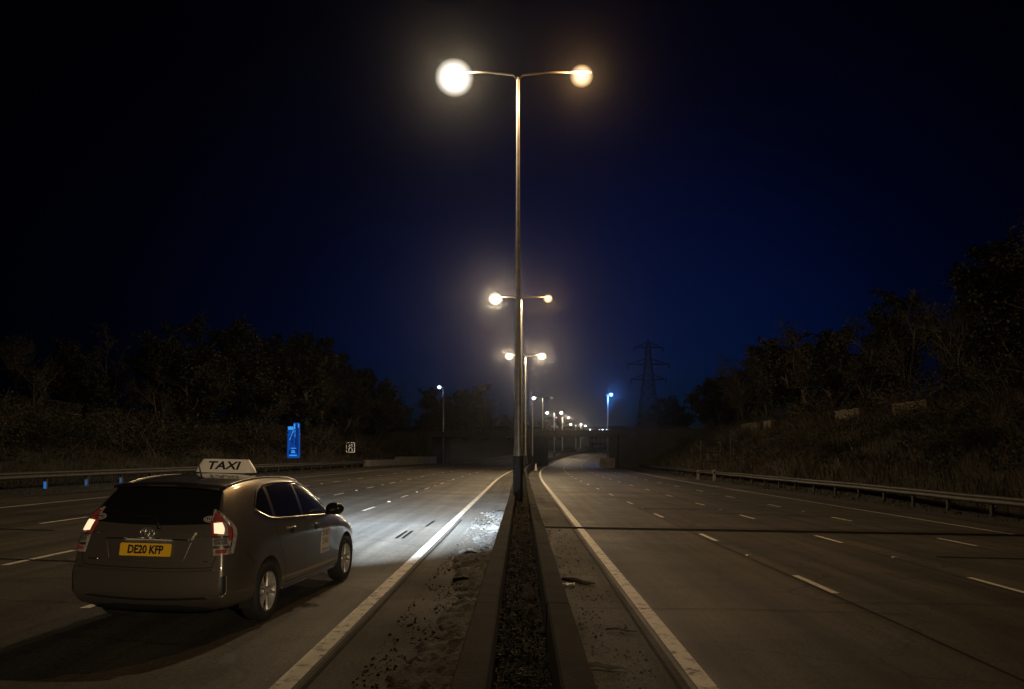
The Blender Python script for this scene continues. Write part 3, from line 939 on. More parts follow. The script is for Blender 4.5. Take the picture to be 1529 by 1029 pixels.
# ------------------------------------------------------------------ the taxi
def build_taxi():
    paint = M['car_paint']; glass = M['car_glass']; black = M['plastic_black']; chrome = M['chrome']
    root = empty('taxi', (TX, TY, -.02 * (TX) + .0), (0, R(1.15), -R(YAW)))
    tag(root, 'dark grey estate taxi with lit tail lamps and a white roof sign', 'taxi')
    # ---- surface: rings j up the side, stations i along the length
    yr = [.30, .24, .085, .035, .045, .095, .15, .315, .47, .45, .43, .42]
    yf = [4.20, 4.28, 4.50, 4.60, 4.59, 4.50, 4.40, 4.42, 4.44, 4.46, 4.47, 4.48]
    c = smooth_interp
    xs = [
        c([0, 5], [0, 0]),
        c([0, .4, 4.2, 4.6], [.62, .70, .70, .55]),
        c([.05, .3, .7, 2, 4.0, 4.3, 4.6], [.745, .83, .865, .865, .86, .80, .62]),
        c([.03, .25, .6, 2, 4.0, 4.3, 4.6], [.765, .85, .885, .885, .875, .82, .64]),
        c([.03, .25, .6, 2, 4.0, 4.3, 4.6], [.76, .85, .876, .872, .872, .81, .62]),
        c([.08, .3, .8, 2, 3.6, 4.2, 4.5], [.74, .835, .888, .897, .883, .80, .58]),
        c([.15, .4, 1.0, 2, 3.2, 3.8, 4.4], [.70, .785, .835, .848, .838, .79, .50]),
        c([.31, .6, 1.2, 2, 2.8, 3.4, 3.8, 4.42], [.635, .70, .745, .752, .748, .735, .68, .42]),
        c([.47, .8, 1.3, 2, 2.6, 3.2, 3.7, 4.44], [.565, .615, .645, .648, .64, .65, .58, .32]),
        c([.45, .8, 1.3, 2, 2.6, 3.2, 3.7, 4.46], [.50, .545, .572, .575, .568, .56, .48, .26]),
        c([.43, .8, 1.3, 2, 2.6, 3.2, 3.7, 4.47], [.28, .30, .32, .32, .32, .31, .26, .14]),
        c([0, 5], [0, 0])]
    zs = [
        c([0, 5], [.21, .21]), c([0, .4, 4.2, 4.6], [.25, .20, .20, .22]),
        c([0, .6, 1.0, 4, 4.6], [.33, .29, .245, .245, .25]),
        c([0, .6, 4, 4.6], [.44, .42, .40, .38]),
        c([0, 1, 4, 4.6], [.655, .64, .60, .55]),
        c([0, 1, 2.5, 3.6, 4.5], [.90, .885, .86, .80, .70]),
        c([.1, .8, 1.6, 2.6, 3.3, 3.9, 4.4], [1.095, 1.075, 1.04, .995, .965, .90, .78]),
        c([.3, .8, 1.5, 2.2, 2.8, 3.2, 3.6, 4.0, 4.42], [1.30, 1.305, 1.29, 1.265, 1.19, 1.075, .985, .91, .79]),
        c([.47, .9, 1.5, 2.1, 2.55, 2.9, 3.3, 3.65, 4.05, 4.44], [1.43, 1.475, 1.495, 1.475, 1.405, 1.29, 1.11, 1.0, .92, .795]),
        c([.45, .9, 1.5, 2.1, 2.55, 2.9, 3.3, 3.65, 4.05, 4.46], [1.465, 1.515, 1.537, 1.518, 1.45, 1.335, 1.145, 1.015, .93, .80]),
        c([.43, .9, 1.5, 2.1, 2.55, 2.9, 3.3, 3.65, 4.05, 4.47], [1.485, 1.538, 1.56, 1.545, 1.478, 1.365, 1.175, 1.03, .94, .802]),
        c([.42, .9, 1.5, 2.1, 2.55, 2.9, 3.3, 3.65, 4.05, 4.48], [1.49, 1.545, 1.568, 1.552, 1.487, 1.375, 1.185, 1.035, .943, .803])]
    ts = [0, .012, .03, .055, .085, .12, .16, .20, .25, .30, .35, .40, .45, .50, .545, .59, .635, .68, .72, .76, .80, .84, .88, .92, .95, .975, .99, 1.0]
    nj = 12
    def P(t, j):
        y = yr[j] + t * (yf[j] - yr[j])
        return [xs[j](y), y, zs[j](y)]
    rings = []
    for s in (0.0, .25, .5, .72, .88, .96):
        rg = []
        for j in range(nj):
            p = P(0, j); e = (1 - s * s)
            rg.append((p[0] * s, p[1] - .062 * e * (1 if j < 7 else .75), p[2] + (.012 * e if 4 < j < 11 else 0)))
        rings.append(rg)
    for t in ts: rings.append([tuple(P(t, j)) for j in range(nj)])
    for s in (.96, .88, .7, .4, 0.0):
        rg = []
        for j in range(nj):
            p = P(1, j); rg.append((p[0] * s, p[1] + .09 * (1 - s * s), p[2]))
        rings.append(rg)
    bm = bmesh.new()
    cl = bm.edges.layers.float.new('crease_edge')
    for sg in (1, -1):
        vv = [[bm.verts.new((sg * p[0], p[1], p[2])) for p in rg] for rg in rings]
        for i in range(len(rings) - 1):
            for j in range(nj - 1):
                q = [vv[i][j], vv[i + 1][j], vv[i + 1][j + 1], vv[i][j + 1]]
                bm.faces.new(q if sg > 0 else q[::-1])
        for j, k0, k1, cv in ((5, 8, 26, .75), (4, 0, 13, .55), (3, 0, 12, .3), (6, 10, 28, .35)):
            for i in range(k0, min(k1, len(rings) - 2)):
                e = bm.edges.get((vv[i][j], vv[i + 1][j]))
                if e: e[cl] = cv
    bmesh.ops.remove_doubles(bm, verts=bm.verts, dist=.0008)
    bmesh.ops.dissolve_degenerate(bm, edges=bm.edges, dist=.0005)
    bmesh.ops.recalc_face_normals(bm, faces=bm.faces)
    me = bpy.data.meshes.new('body'); bm.to_mesh(me); bm.free()
    body = link_mesh('body', me, paint)
    md = body.modifiers.new('s', 'SUBSURF'); md.levels = 2; md.render_levels = 2
    dg = bpy.context.evaluated_depsgraph_get()
    ev = bpy.data.meshes.new_from_object(body.evaluated_get(dg))
    body.modifiers.clear(); body.data = ev
    bv_bm = bmesh.new(); bv_bm.from_mesh(ev); bvh = BVHTree.FromBMesh(bv_bm)
    # ---- wheel wells cut out of the shell
    WY = (.925, 3.70); WR = .317
    cm = MB()
    for y in WY:
        for sx in (-1, 1):
            mt = Matrix.Translation((sx * .80, y, WR + .012)) @ Matrix.Rotation(R(90), 4, 'Y')
            prof = [(.001, -.21), (.372, -.21), (.372, .21), (.001, .21)]
            cm.lathe(prof, mt, 48)
    cme = cm.mesh('cut'); cb = bmesh.new(); cb.from_mesh(cme)
    bmesh.ops.remove_doubles(cb, verts=cb.verts, dist=.003)
    bmesh.ops.recalc_face_normals(cb, faces=cb.faces); cb.to_mesh(cme); cb.free()
    cutter = link_mesh('cutter', cme, paint)
    bo = body.modifiers.new('b', 'BOOLEAN'); bo.object = cutter; bo.operation = 'DIFFERENCE'; bo.solver = 'EXACT'
    dg = bpy.context.evaluated_depsgraph_get(); dg.update()
    ev2 = bpy.data.meshes.new_from_object(body.evaluated_get(dg))
    body.modifiers.clear(); body.data = ev2
    bpy.data.objects.remove(cutter)
    ev2.polygons.foreach_set('use_smooth', [True] * len(ev2.polygons)); ev2.set_sharp_from_angle(angle=R(38))
    body.parent = root
    ev2.materials.clear(); ev2.materials.append(paint)

    # ---- projected patches
    DIR = {'right': (Vector((3, 0, 0)), Vector((-1, 0, 0)), lambda a, b: (0, a, b)),
           'left': (Vector((-3, 0, 0)), Vector((1, 0, 0)), lambda a, b: (0, a, b)),
           'rear': (Vector((0, -3, 0)), Vector((0, 1, 0)), lambda a, b: (a, 0, b)),
           'top': (Vector((0, 0, 4)), Vector((0, 0, -1)), lambda a, b: (a, b, 0))}
    k2 = math.sqrt(.5)
    DIR['cornerR'] = (Vector((3 * k2, -3 * k2, 0)), Vector((-k2, k2, 0)), lambda a, b: (a * k2, a * k2, b))
    DIR['cornerL'] = (Vector((-3 * k2, -3 * k2, 0)), Vector((k2, k2, 0)), lambda a, b: (-a * k2, a * k2, b))
    def proj(view, a, b):
        o, d, f = DIR[view]
        org = o + Vector(f(a, b))
        h = bvh.ray_cast(org, d)
        if h[0] is None:
            h2 = bvh.find_nearest(org + d * 2.2)
            return h2[0], h2[1]
        n = h[1]
        if n.dot(d) > 0: n = -n
        return h[0], n
    def resample(poly, n):
        pts = [Vector(p) for p in poly]
        ds = [0]
        for p, q in zip(pts[:-1], pts[1:]): ds.append(ds[-1] + (q - p).length)
        out = []
        for i in range(n):
            s = ds[-1] * i / (n - 1); k = 0
            while k < len(ds) - 2 and ds[k + 1] < s: k += 1
            t = 0 if ds[k + 1] == ds[k] else (s - ds[k]) / (ds[k + 1] - ds[k])
            out.append(pts[k].lerp(pts[k + 1], t))
        return out
    def curve2(poly, n):
        """smooth (Catmull) polyline resampled"""
        pts = [Vector(p) for p in poly]
        if len(pts) < 3: return resample(poly, n)
        dense = []
        for i in range(len(pts) - 1):
            p0 = pts[max(i - 1, 0)]; p1 = pts[i]; p2 = pts[i + 1]; p3 = pts[min(i + 2, len(pts) - 1)]
            for k in range(8):
                t = k / 8
                dense.append(.5 * ((2 * p1) + (p2 - p0) * t + (2 * p0 - 5 * p1 + 4 * p2 - p3) * t * t + (3 * p1 - p0 - 3 * p2 + p3) * t ** 3))
        dense.append(pts[-1])
        return resample(dense, n)
    def patch(name, view, low, high, off, mat, parent=root, n=26, m=10, depth=.02, mirror=False, smoothc=True):
        A = (curve2 if smoothc else resample)(low, n); B = (curve2 if smoothc else resample)(high, n)
        rows = []; nr = []
        for j in range(m + 1):
            row = []
            for i in range(n):
                p = A[i].lerp(B[i], j / m)
                q, nn = proj(view, p.x, p.y)
                row.append(q + nn * off)
            rows.append(row)
        mb = MB()
        if mirror:
            rows = [[Vector((-p.x, p.y, p.z)) for p in r] for r in rows]
        mb.grid(rows)
        # skirt
        o, d, f = DIR[view]
        dd = Vector((-d.x, d.y, d.z)) if mirror else d
        nc = n
        border = [j for j in range(nc)] + [i * nc + nc - 1 for i in range(1, m + 1)] + [m * nc + j for j in range(nc - 2, -1, -1)] + [i * nc for i in range(m - 1, 0, -1)]
        b0 = len(mb.v)
        mb.v += [tuple(Vector(mb.v[k]) + dd * depth) for k in border]
        L = len(border)
        for k in range(L):
            mb.f.append((border[k], border[(k + 1) % L], b0 + (k + 1) % L, b0 + k))
        ob = mb.build(name, mat, parent, smooth=True, angle=50)
        bm = bmesh.new(); bm.from_mesh(ob.data); bmesh.ops.remove_doubles(bm, verts=bm.verts, dist=.0004); bmesh.ops.recalc_face_normals(bm, faces=bm.faces)
        bm.to_mesh(ob.data); bm.free()
        return ob
    def seam(view, poly, w=.010, off=.0012, n=40, mb=None, closed=False, smoothc=True, mirror=False):
        pts = (curve2 if smoothc else resample)(poly, n)
        mb = mb or MB(); rows = []
        for i, p in enumerate(pts):
            a = pts[max(i - 1, 0)]; b = pts[min(i + 1, n - 1)]
            d = (b - a).normalized(); nn = Vector((-d.y, d.x)) * w / 2
            r = []
            for s in (-1, 1):
                q, nrm = proj(view, p.x + s * nn.x, p.y + s * nn.y)
                q = q + nrm * off
                r.append(Vector((-q.x, q.y, q.z)) if mirror else q)
            rows.append(r)
        mb.grid(rows)
        return mb
    def bead(view, poly, rad, off, n=40, mb=None, smoothc=True, mirror=False, sides=6):
        pts = (curve2 if smoothc else resample)(poly, n)
        mb = mb or MB(); L = []
        for p in pts:
            q, nn = proj(view, p.x, p.y); q = q + nn * off
            L.append(Vector((-q.x, q.y, q.z)) if mirror else q)
        mb.tube(L, rad, sides); return mb

    # ---- side glass (right and left)
    for mir in (False, True):
        # front door glass
        gA = patch('door_window', 'right', [(2.06, 1.055), (2.55, 1.03), (2.98, 1.01), (3.12, 1.005)], [(2.11, 1.435), (2.38, 1.41), (2.72, 1.29), (3.10, 1.03)], .006, glass, mirror=mir)
        gB = patch('door_window', 'right', [(1.22, 1.095), (1.6, 1.075), (1.98, 1.058)], [(1.27, 1.435), (1.65, 1.452), (2.03, 1.44)], .006, glass, mirror=mir)
        gC = patch('quarter_window', 'right', [(.80, 1.20), (.98, 1.13), (1.14, 1.100)], [(.84, 1.24), (1.0, 1.37), (1.17, 1.425)], .006, glass, mirror=mir)
        # frames round the glass: black band and bright belt strip
        mb = MB()
        bead('right', [(.78, 1.205), (.97, 1.125), (1.2, 1.087), (1.6, 1.066), (2.1, 1.045), (2.6, 1.02), (3.16, .995)], .010, .006, mb=mb, mirror=mir)
        mb.build('belt_trim', chrome, root, smooth=True)
        mb = MB()
        bead('right', [(.78, 1.215), (.86, 1.285), (.98, 1.375), (1.16, 1.44), (1.5, 1.466), (2.05, 1.456), (2.40, 1.426), (2.75, 1.30), (3.16, 1.01)], .009, .004, mb=mb, mirror=mir)
        mb.build('window_frame', M['trim'], root, smooth=True)
        for pts, nm in (([(2.04, 1.05), (2.07, 1.44)], 'pillar'), ([(1.18, 1.09), (1.22, 1.44)], 'pillar')):
            mb = seam('right', pts, .065, .005, 20, mirror=mir); mb.build(nm, M['trim'], root)
        # shut lines
        seam('right', [(2.05, 1.03), (2.03, .8), (2.02, .55), (2.06, .33)], mirror=mir).build('door_seam', black, root)
        seam('right', [(3.18, .985), (3.22, .85), (3.20, .55), (3.13, .33)], mirror=mir).build('door_seam', black, root)
        seam('right', [(1.17, 1.08), (1.14, .95), (1.22, .80), (1.36, .6), (1.39, .45), (1.42, .33)], mirror=mir).build('door_seam', black, root)
        seam('right', [(1.42, .335), (2.2, .325), (3.13, .335)], mirror=mir, w=.010).build('door_seam', black, root)
        seam('right', [(.40, .80), (.52, .70), (.60, .67)], mirror=mir).build('door_seam', black, root)
        # rub line along sill
        mb = MB(); bead('right', [(1.36, .275), (2.2, .262), (3.28, .265)], .022, -.002, mb=mb, mirror=mir); mb.build('sill', paint, root, smooth=True)
        # crease under the belt
        # handles
        for y, z in ((1.52, .935), (2.33, .905)):
            cup = patch('handle_cup', 'right', [(y - .02, z - .045), (y + .05, z - .055), (y + .11, z - .03)], [(y - .02, z + .0), (y + .05, z + .012), (y + .11, z + .01)], .002, black, n=10, m=4, depth=.01, mirror=mir)
            L = []
            for k in range(7):
                t = k / 6; q, nn = proj('right', y - .06 + .2 * t, z + .012)
                q = q + nn * (.012 + .026 * math.sin(math.pi * t))
                L.append(Vector((-q.x, q.y, q.z)) if mir else q)
            mb = MB(); mb.tube(L, [.008, .013, .015, .015, .015, .013, .008], 8); mb.build('handle', chrome, root, smooth=True)
        # repeater lamp
        patch('side_repeater', 'right', [(3.42, .865), (3.48, .862)], [(3.42, .89), (3.48, .888)], .008, M['repeater'], n=6, m=4, mirror=mir)
        # roof rail line
        mb = MB(); sg = -1 if mir else 1
        L = []
        for k in range(24):
            y = .55 + 2.0 * k / 23
            q, nn = proj('top', .555 + .012 * math.sin(k / 23 * 3.1), y); L.append(Vector((sg * q.x, q.y, q.z)) + Vector((0, 0, .006)))
        mb.tube(L, .013, 6); mb.build('roof_strip', M['trim_bright'], root, smooth=True)
        # mirror
        sx = -1 if mir else 1
        mb = MB(); mb.ellipsoid((sx * .965, 2.88, 1.085), (.125, .085, .085), 16, 10)
        mr = mb.build('wing_mirror', M['paint_dark'], root, smooth=True)
        mb = MB(); mb.tube([(sx * .79, 2.95, 1.00), (sx * .86, 2.92, 1.02), (sx * .93, 2.89, 1.04)], [.03, .025, .03], 8); mb.build('mirror_arm', black, mr, smooth=True)
        mb = MB(); mb.ellipsoid((sx * .965, 2.815, 1.085), (.098, .025, .066), 14, 8); mb.build('mirror_glass', M['car_glass'], mr, smooth=True)
    # windscreen
    patch('windscreen', 'top', [(-.66, 3.42), (0, 3.56), (.66, 3.42)], [(-.54, 2.58), (0, 2.62), (.54, 2.58)], .004, glass)
    # ---- rear
    rw = patch('rear_window', 'rear', [(-.665, 1.105), (-.3, 1.088), (0, 1.083), (.3, 1.088), (.665, 1.105)], [(-.555, 1.432), (-.28, 1.45), (0, 1.455), (.28, 1.45), (.555, 1.432)], .006, glass, n=30, m=14)
    # spoiler over the window
    sm = MB(); rows = []
    for k in range(21):
        x = -.565 + 1.13 * k / 20
        e = abs(x / .565)
        yb = .30 + .07 * e ** 3; zt = 1.487 - .032 * e ** 2
        rows.append([(x, .52, zt + .012), (x, yb + .08, zt + .008), (x, yb, zt - .006), (x, yb - .004, zt - .026), (x, yb + .10, zt - .045), (x, .52, zt - .03)])
    sm.grid(rows); sm.f.append(tuple(range(6))); sm.f.append(tuple(20 * 6 + q for q in (5, 4, 3, 2, 1, 0)))
    sp = sm.build('spoiler', M['paint_dark'], root, smooth=True, angle=40)
    mb = MB(); mb.box((0, .292, 1.468), (.30, .006, .012)); mb.build('brake_light', M['lens_dark'], sp)
    # tailgate seam
    mb = MB()
    seam('rear', [(-.70, 1.10), (-.695, .95), (-.69, .80), (-.66, .715), (-.60, .685), (0, .672), (.60, .685), (.66, .715), (.69, .80), (.695, .95), (.70, 1.10)], .010, n=90, mb=mb)
    mb.build('tailgate_seam', black, root)
    # recess panel round the plate, garnish bar, bright strip
    patch('plate_panel', 'rear', [(-.37, .735), (0, .725), (.37, .735)], [(-.44, .945), (0, .95), (.44, .945)], .004, M['panel_paint'], n=20, m=6, depth=.006)
    mb = MB()
    bead('rear', [(-.44, .94), (-.38, .745), (0, .732), (.38, .745), (.44, .94)], .006, .004, 50, mb, smoothc=False)
    mb.build('panel_edge', paint, root, smooth=True)
    gb = patch('garnish', 'rear', [(-.435, .945), (0, .952), (.435, .945)], [(-.47, 1.012), (0, 1.025), (.47, 1.012)], .028, paint, n=24, m=6, depth=.035)
    mb = MB(); bead('rear', [(-.43, .944), (0, .951), (.43, .944)], .006, .026, 30, mb); mb.build('chrome_strip', chrome, root, smooth=True)
    mb = MB(); bead('rear', [(-.24, .952), (0, .955), (.24, .952)], .009, .02, 20, mb); mb.build('plate_lamp', M['plate_glow'], root)
    # number plate
    q, nn = proj('rear', 0, .845)
    prx = math.atan2(nn.z, -nn.y)
    pl = MB()
    def roundrect(w, h, r):
        pts = []
        for cx, cy, a0 in ((w/2-r, h/2-r, 0), (-w/2+r, h/2-r, 90), (-w/2+r, -h/2+r, 180), (w/2-r, -h/2+r, 270)):
            for k in range(4): pts.append((cx + r*math.cos(R(a0+30*k)), cy + r*math.sin(R(a0+30*k))))
        return pts
    PM = Matrix.Translation(q + nn * .014) @ Matrix.Rotation(R(90) - prx, 4, 'X')
    pl.prism(roundrect(.525, .125, .012), .008, PM)
    plate = pl.build('number_plate', M['plate'], root)
    def text(s, size, m, mat, name, parent, depth=.0015, xs=1.0, off=0.0, shear=0.0):
        cu = bpy.data.curves.new(name, 'FONT'); cu.body = s; cu.size = size; cu.align_x = 'CENTER'; cu.align_y = 'CENTER'
        cu.extrude = depth; cu.offset = off; cu.shear = shear; cu.resolution_u = 3
        o = bpy.data.objects.new(name, cu); COL.objects.link(o)
        dg = bpy.context.evaluated_depsgraph_get(); me = bpy.data.meshes.new_from_object(o.evaluated_get(dg))
        bpy.data.objects.remove(o)
        me.transform(m @ Matrix.Diagonal((xs, 1, 1, 1)))
        me.materials.clear()
        return link_mesh(name, me, mat, parent)
    text('DE20 KFP', .112, PM @ Matrix.Translation((0, -.002, .0095)), M['ink'], 'registration', plate, xs=.78, off=.0040)
    # emblem: three crossed ellipses
    q, nn = proj('rear', 0, 1.005); q = q + nn * .034
    ex = math.atan2(nn.z, -nn.y)
    EM = Matrix.Translation(q) @ Matrix.Rotation(R(90) - ex, 4, 'X')
    mb = MB()
    def ell(cx, cy, a, b):
        L = [EM @ Vector((cx + a * math.cos(w), cy + b * math.sin(w), 0)) for w in [2 * math.pi * k / 32 for k in range(33)]]
        mb.tube(L, .0075, 6, False)
    ell(0, 0, .072, .050); ell(0, 0, .022, .044); ell(0, .019, .050, .021)
    mb.build('emblem', M['chrome_soft'], root, smooth=True)
    # small badges
    for s, x, z, sz in (('HYBRID', -.52, .995, .036), ('PRIUS+', .54, .985, .038)):
        q, nn = proj('rear', x, z)
        ang = math.atan2(nn.x, -nn.y)
        text(s, sz, Matrix.Translation(q + nn * .004) @ Matrix.Rotation(ang, 4, 'Z') @ Matrix.Rotation(R(88), 4, 'X'), chrome, 'badge', root, .002, 1.25)
    for x, w in ((-.56, .10), (.60, .05)):
        q, nn = proj('rear', x, .745); mb = MB(); mb.box(q + nn * .003, (w, .004, .01), math.atan2(nn.x, -nn.y)); mb.build('badge', chrome, root)
    # oval stickers in the window
    for x in (-.575, .575):
        q, nn = proj('rear', x, 1.145); q = q + nn * .009
        SM = Matrix.Translation(q) @ Matrix.Rotation(math.atan2(nn.x, -nn.y), 4, 'Z') @ Matrix.Rotation(R(90) - math.asin(max(-1, min(1, nn.z))), 4, 'X')
        mb = MB(); mb.prism([(.068 * math.cos(a), .037 * math.sin(a)) for a in [2 * math.pi * k / 28 for k in range(28)]], .002, SM)
        st = mb.build('sticker', M['sticker'], root)
        mb = MB(); mb.tube([SM @ Vector((.055 * math.cos(a), .027 * math.sin(a), .003)) for a in [2 * math.pi * k / 28 for k in range(29)]], .004, 5, False)
        for bx in (-.028, -.008, .012, .030): mb.box(SM @ Vector((bx, 0, .003)), (.010, .012, .022))
        mb.build('sticker_print', M['ink'], st)
    # wiper
    mb = MB(); L = []
    for x, z in ((.10, 1.06), (.075, 1.10), (.04, 1.135), (-.02, 1.150), (-.14, 1.155), (-.32, 1.152)):
        q, nn = proj('rear', x, z); L.append(q + nn * .022)
    mb.tube(L, [.016, .013, .010, .008, .007, .006], 6); mb.ellipsoid(L[0], (.024, .02, .024), 10, 6)
    mb.build('wiper', black, root, smooth=True)
    # ---- bumper
    bb = bmesh.new(); bb.from_mesh(ev)
    bb.normal_update()
    rem = [f for f in bb.faces if not (f.calc_center_median().z < .662 and f.calc_center_median().z > .30 and f.calc_center_median().y < .53)]
    bmesh.ops.delete(bb, geom=rem, context='FACES')
    bb.normal_update()
    for v in bb.verts: v.co += v.normal * .011
    ret = bmesh.ops.extrude_edge_only(bb, edges=[e for e in bb.edges if e.is_boundary])
    nv = [g for g in ret['geom'] if isinstance(g, bmesh.types.BMVert)]
    for v in nv:
        cx = Vector((v.co.x * .97, v.co.y + .02, v.co.z)); v.co = cx
    bme = bpy.data.meshes.new('bumper'); bb.to_mesh(bme); bb.free()
    bme.polygons.foreach_set('use_smooth', [True] * len(bme.polygons)); bme.set_sharp_from_angle(angle=R(40))
    bump = link_mesh('bumper', bme, paint, root)
    mb = MB(); seam('rear', [(-.62, .395), (-.3, .375), (0, .37), (.3, .375), (.62, .395)], .022, .0135, 40, mb); mb.build('lower_lip', black, bump)
    mb = MB(); bead('rear', [(-.70, .668), (-.5, .655), (0, .648), (.5, .655), (.70, .668)], .010, .012, 50, mb); mb.build('bumper_ledge', paint, bump, smooth=True)
    # dark diffuser skirt under the bumper
    mb = MB(); rows = []
    for k in range(17):
        x = -.66 + 1.32 * k / 16; e = (x / .66) ** 4
        rows.append([(x, .04 + .14 * e, .345), (x, .06 + .14 * e, .27), (x, .13 + .12 * e, .225), (x, .45, .22)])
    mb.grid(rows); mb.build('under_skirt', black, root, smooth=True)
    for mir, v in ((False, 'cornerR'), (True, 'cornerR')):
        patch('bumper_vent', v, [(.555, .43), (.60, .415)], [(.56, .60), (.597, .61)], .0135, black, n=6, m=8, mirror=mir, smoothc=False)
        mb = MB(); bead('cornerR', [(.44, .408), (.52, .398), (.585, .415), (.612, .47), (.612, .61)], .006, .013, 30, mb, mirror=mir); mb.build('vent_edge', paint, bump, smooth=True)
    # ---- tail lamps wrapped round the corners
    for mir in (False, True):
        tl = patch('tail_light', 'cornerR', [(.515, .80), (.52, .95), (.535, 1.10), (.585, 1.235)], [(.70, .815), (.745, .93), (.765, 1.06), (.60, 1.238)], .010, M['lamp_clear'], n=20, m=10, mirror=mir)
        patch('red_lens', 'cornerR', [(.548, 1.13), (.585, 1.205)], [(.655, 1.11), (.602, 1.21)], .013, M['lens_red'], tl, n=12, m=8, mirror=mir, smoothc=False)
        patch('red_lens', 'cornerR', [(.520, .985), (.528, 1.13)], [(.565, .985), (.575, 1.14)], .0125, M['lens_red'], tl, n=8, m=6, mirror=mir, smoothc=False)
        patch('red_lens', 'cornerR', [(.655, .93), (.665, 1.10)], [(.715, .96), (.725, 1.06)], .013, M['lens_red'], tl, n=8, m=6, mirror=mir, smoothc=False)
        patch('bulb_glow', 'cornerR', [(.541, 1.012), (.546, 1.06), (.552, 1.105)], [(.612, 1.005), (.624, 1.06), (.614, 1.112)], .016, M['tail_glow'], tl, n=10, m=8, mirror=mir)
        patch('reverse_lens', 'cornerR', [(.530, .905), (.533, .965)], [(.635, .905), (.64, .965)], .014, M['reflector'], tl, n=8, m=6, mirror=mir, smoothc=False)
        patch('lens_divider', 'cornerR', [(.522, .968), (.524, .988)], [(.66, .968), (.66, .988)], .015, M['lens_dark'], tl, n=8, m=3, mirror=mir, smoothc=False)
        patch('lens_divider', 'cornerR', [(.522, .868), (.524, .894)], [(.66, .868), (.66, .894)], .015, M['lens_dark'], tl, n=8, m=3, mirror=mir, smoothc=False)
        patch('red_lens', 'cornerR', [(.535, .822), (.537, .858)], [(.62, .825), (.63, .86)], .014, M['lens_red'], tl, n=8, m=4, mirror=mir, smoothc=False)
        mb = MB(); bead('cornerR', [(.655, .82), (.695, .95), (.70, 1.08), (.60, 1.225)], .006, .011, 30, mb, mirror=mir); mb.build('silver_strip', chrome, tl, smooth=True)
    # ---- door card
    q0, n0 = proj('right', 2.72, .69)
    dm = patch('door_sign', 'right', [(2.60, .52), (2.93, .52)], [(2.60, .84), (2.93, .84)], .004, M['door_card'], n=10, m=8, depth=.004, smoothc=False)
    mb = MB(); rnd = random.Random(3)
    def mark(y, z, w, h):
        rows = []
        for b in (z, z + h):
            r = []
            for a in (y, y + w):
                q, nn = proj('right', a, b); r.append(q + nn * .0058)
            rows.append(r)
        mb.grid(rows)
    for zc, x0, x1, hh in ((.745, 2.635, 2.905, .07), (.635, 2.655, 2.88, .075)):
        x = x0; k = 0
        while x < x1 - .03:
            w = .038
            mark(x, zc, .011, hh)
            if k % 2 == 0: mark(x, zc + hh - .014, w, .014)
            if k % 3 != 1: mark(x, zc, w, .013)
            if k % 2 == 1: mark(x + .004, zc + hh * .45, w, .012)
            if k % 3 == 2: mark(x + w - .01, zc, .011, hh)
            x += w + .016; k += 1
    x = 2.625
    while x < 2.90: 
        w = rnd.uniform(.012, .03); mark(x, .555, w, .018); x += w + .01
    mark(2.62, .535, .28, .006)
    mb.build('door_sign_print', M['ink'], dm)
    # ---- roof sign
    SYc = 1.72; zr = 1.57
    mb = MB(); rows = []
    def sec(zf):
        w = .352 - .078 * zf ** 1.5; d = .115 - .055 * zf
        return w, d
    def ring(z, w, d, n=28):
        o = []
        for k in range(n):
            a = 2 * math.pi * k / n; ca, sa = math.cos(a), math.sin(a)
            e = .42
            o.append((w * math.copysign(abs(ca) ** e, ca), SYc + d * math.copysign(abs(sa) ** e, sa), z))
        return o
    zz = [(0, 0), (.004, 0), (.05, .33), (.10, .66), (.135, .88), (.152, .97), (.158, 1.0)]
    rg = [ring(zr + h, *sec(f)) for h, f in zz]
    rg.append(ring(zr + .160, .20, .03))
    vs = [p for r in rg for p in r]; n = 28
    fs = [(i * n + k, i * n + (k + 1) % n, (i + 1) * n + (k + 1) % n, (i + 1) * n + k) for i in range(len(rg) - 1) for k in range(n)]
    fs.append(tuple((len(rg) - 1) * n + k for k in range(n))); mb.add(vs, fs)
    ts_ = mb.build('roof_sign', M['taxi_sign'], root, smooth=True, angle=50)
    tilt = math.atan2(.055, .158)
    text('TAXI', .138, Matrix.Translation((0.0, SYc - .085 - .003, zr + .082)) @ Matrix.Rotation(R(90) - tilt, 4, 'X'), M['ink'], 'taxi_lettering', ts_, .002, 1.30, .0035, .18)
    mb = MB(); mb.box((0, SYc, zr - .004), (.71, .21, .016)); mb.build('sign_base', black, ts_)
    # aerial
    q, nn = proj('top', .16, .80)
    mb = MB(); mb.tube([q, q + Vector((0, -.012, .03)), q + Vector((0, -.10, .21))], [.02, .010, .005], 8); mb.ellipsoid(q + Vector((0, 0, .004)), (.026, .04, .016), 12, 6)
    mb.build('aerial', black, root, smooth=True)
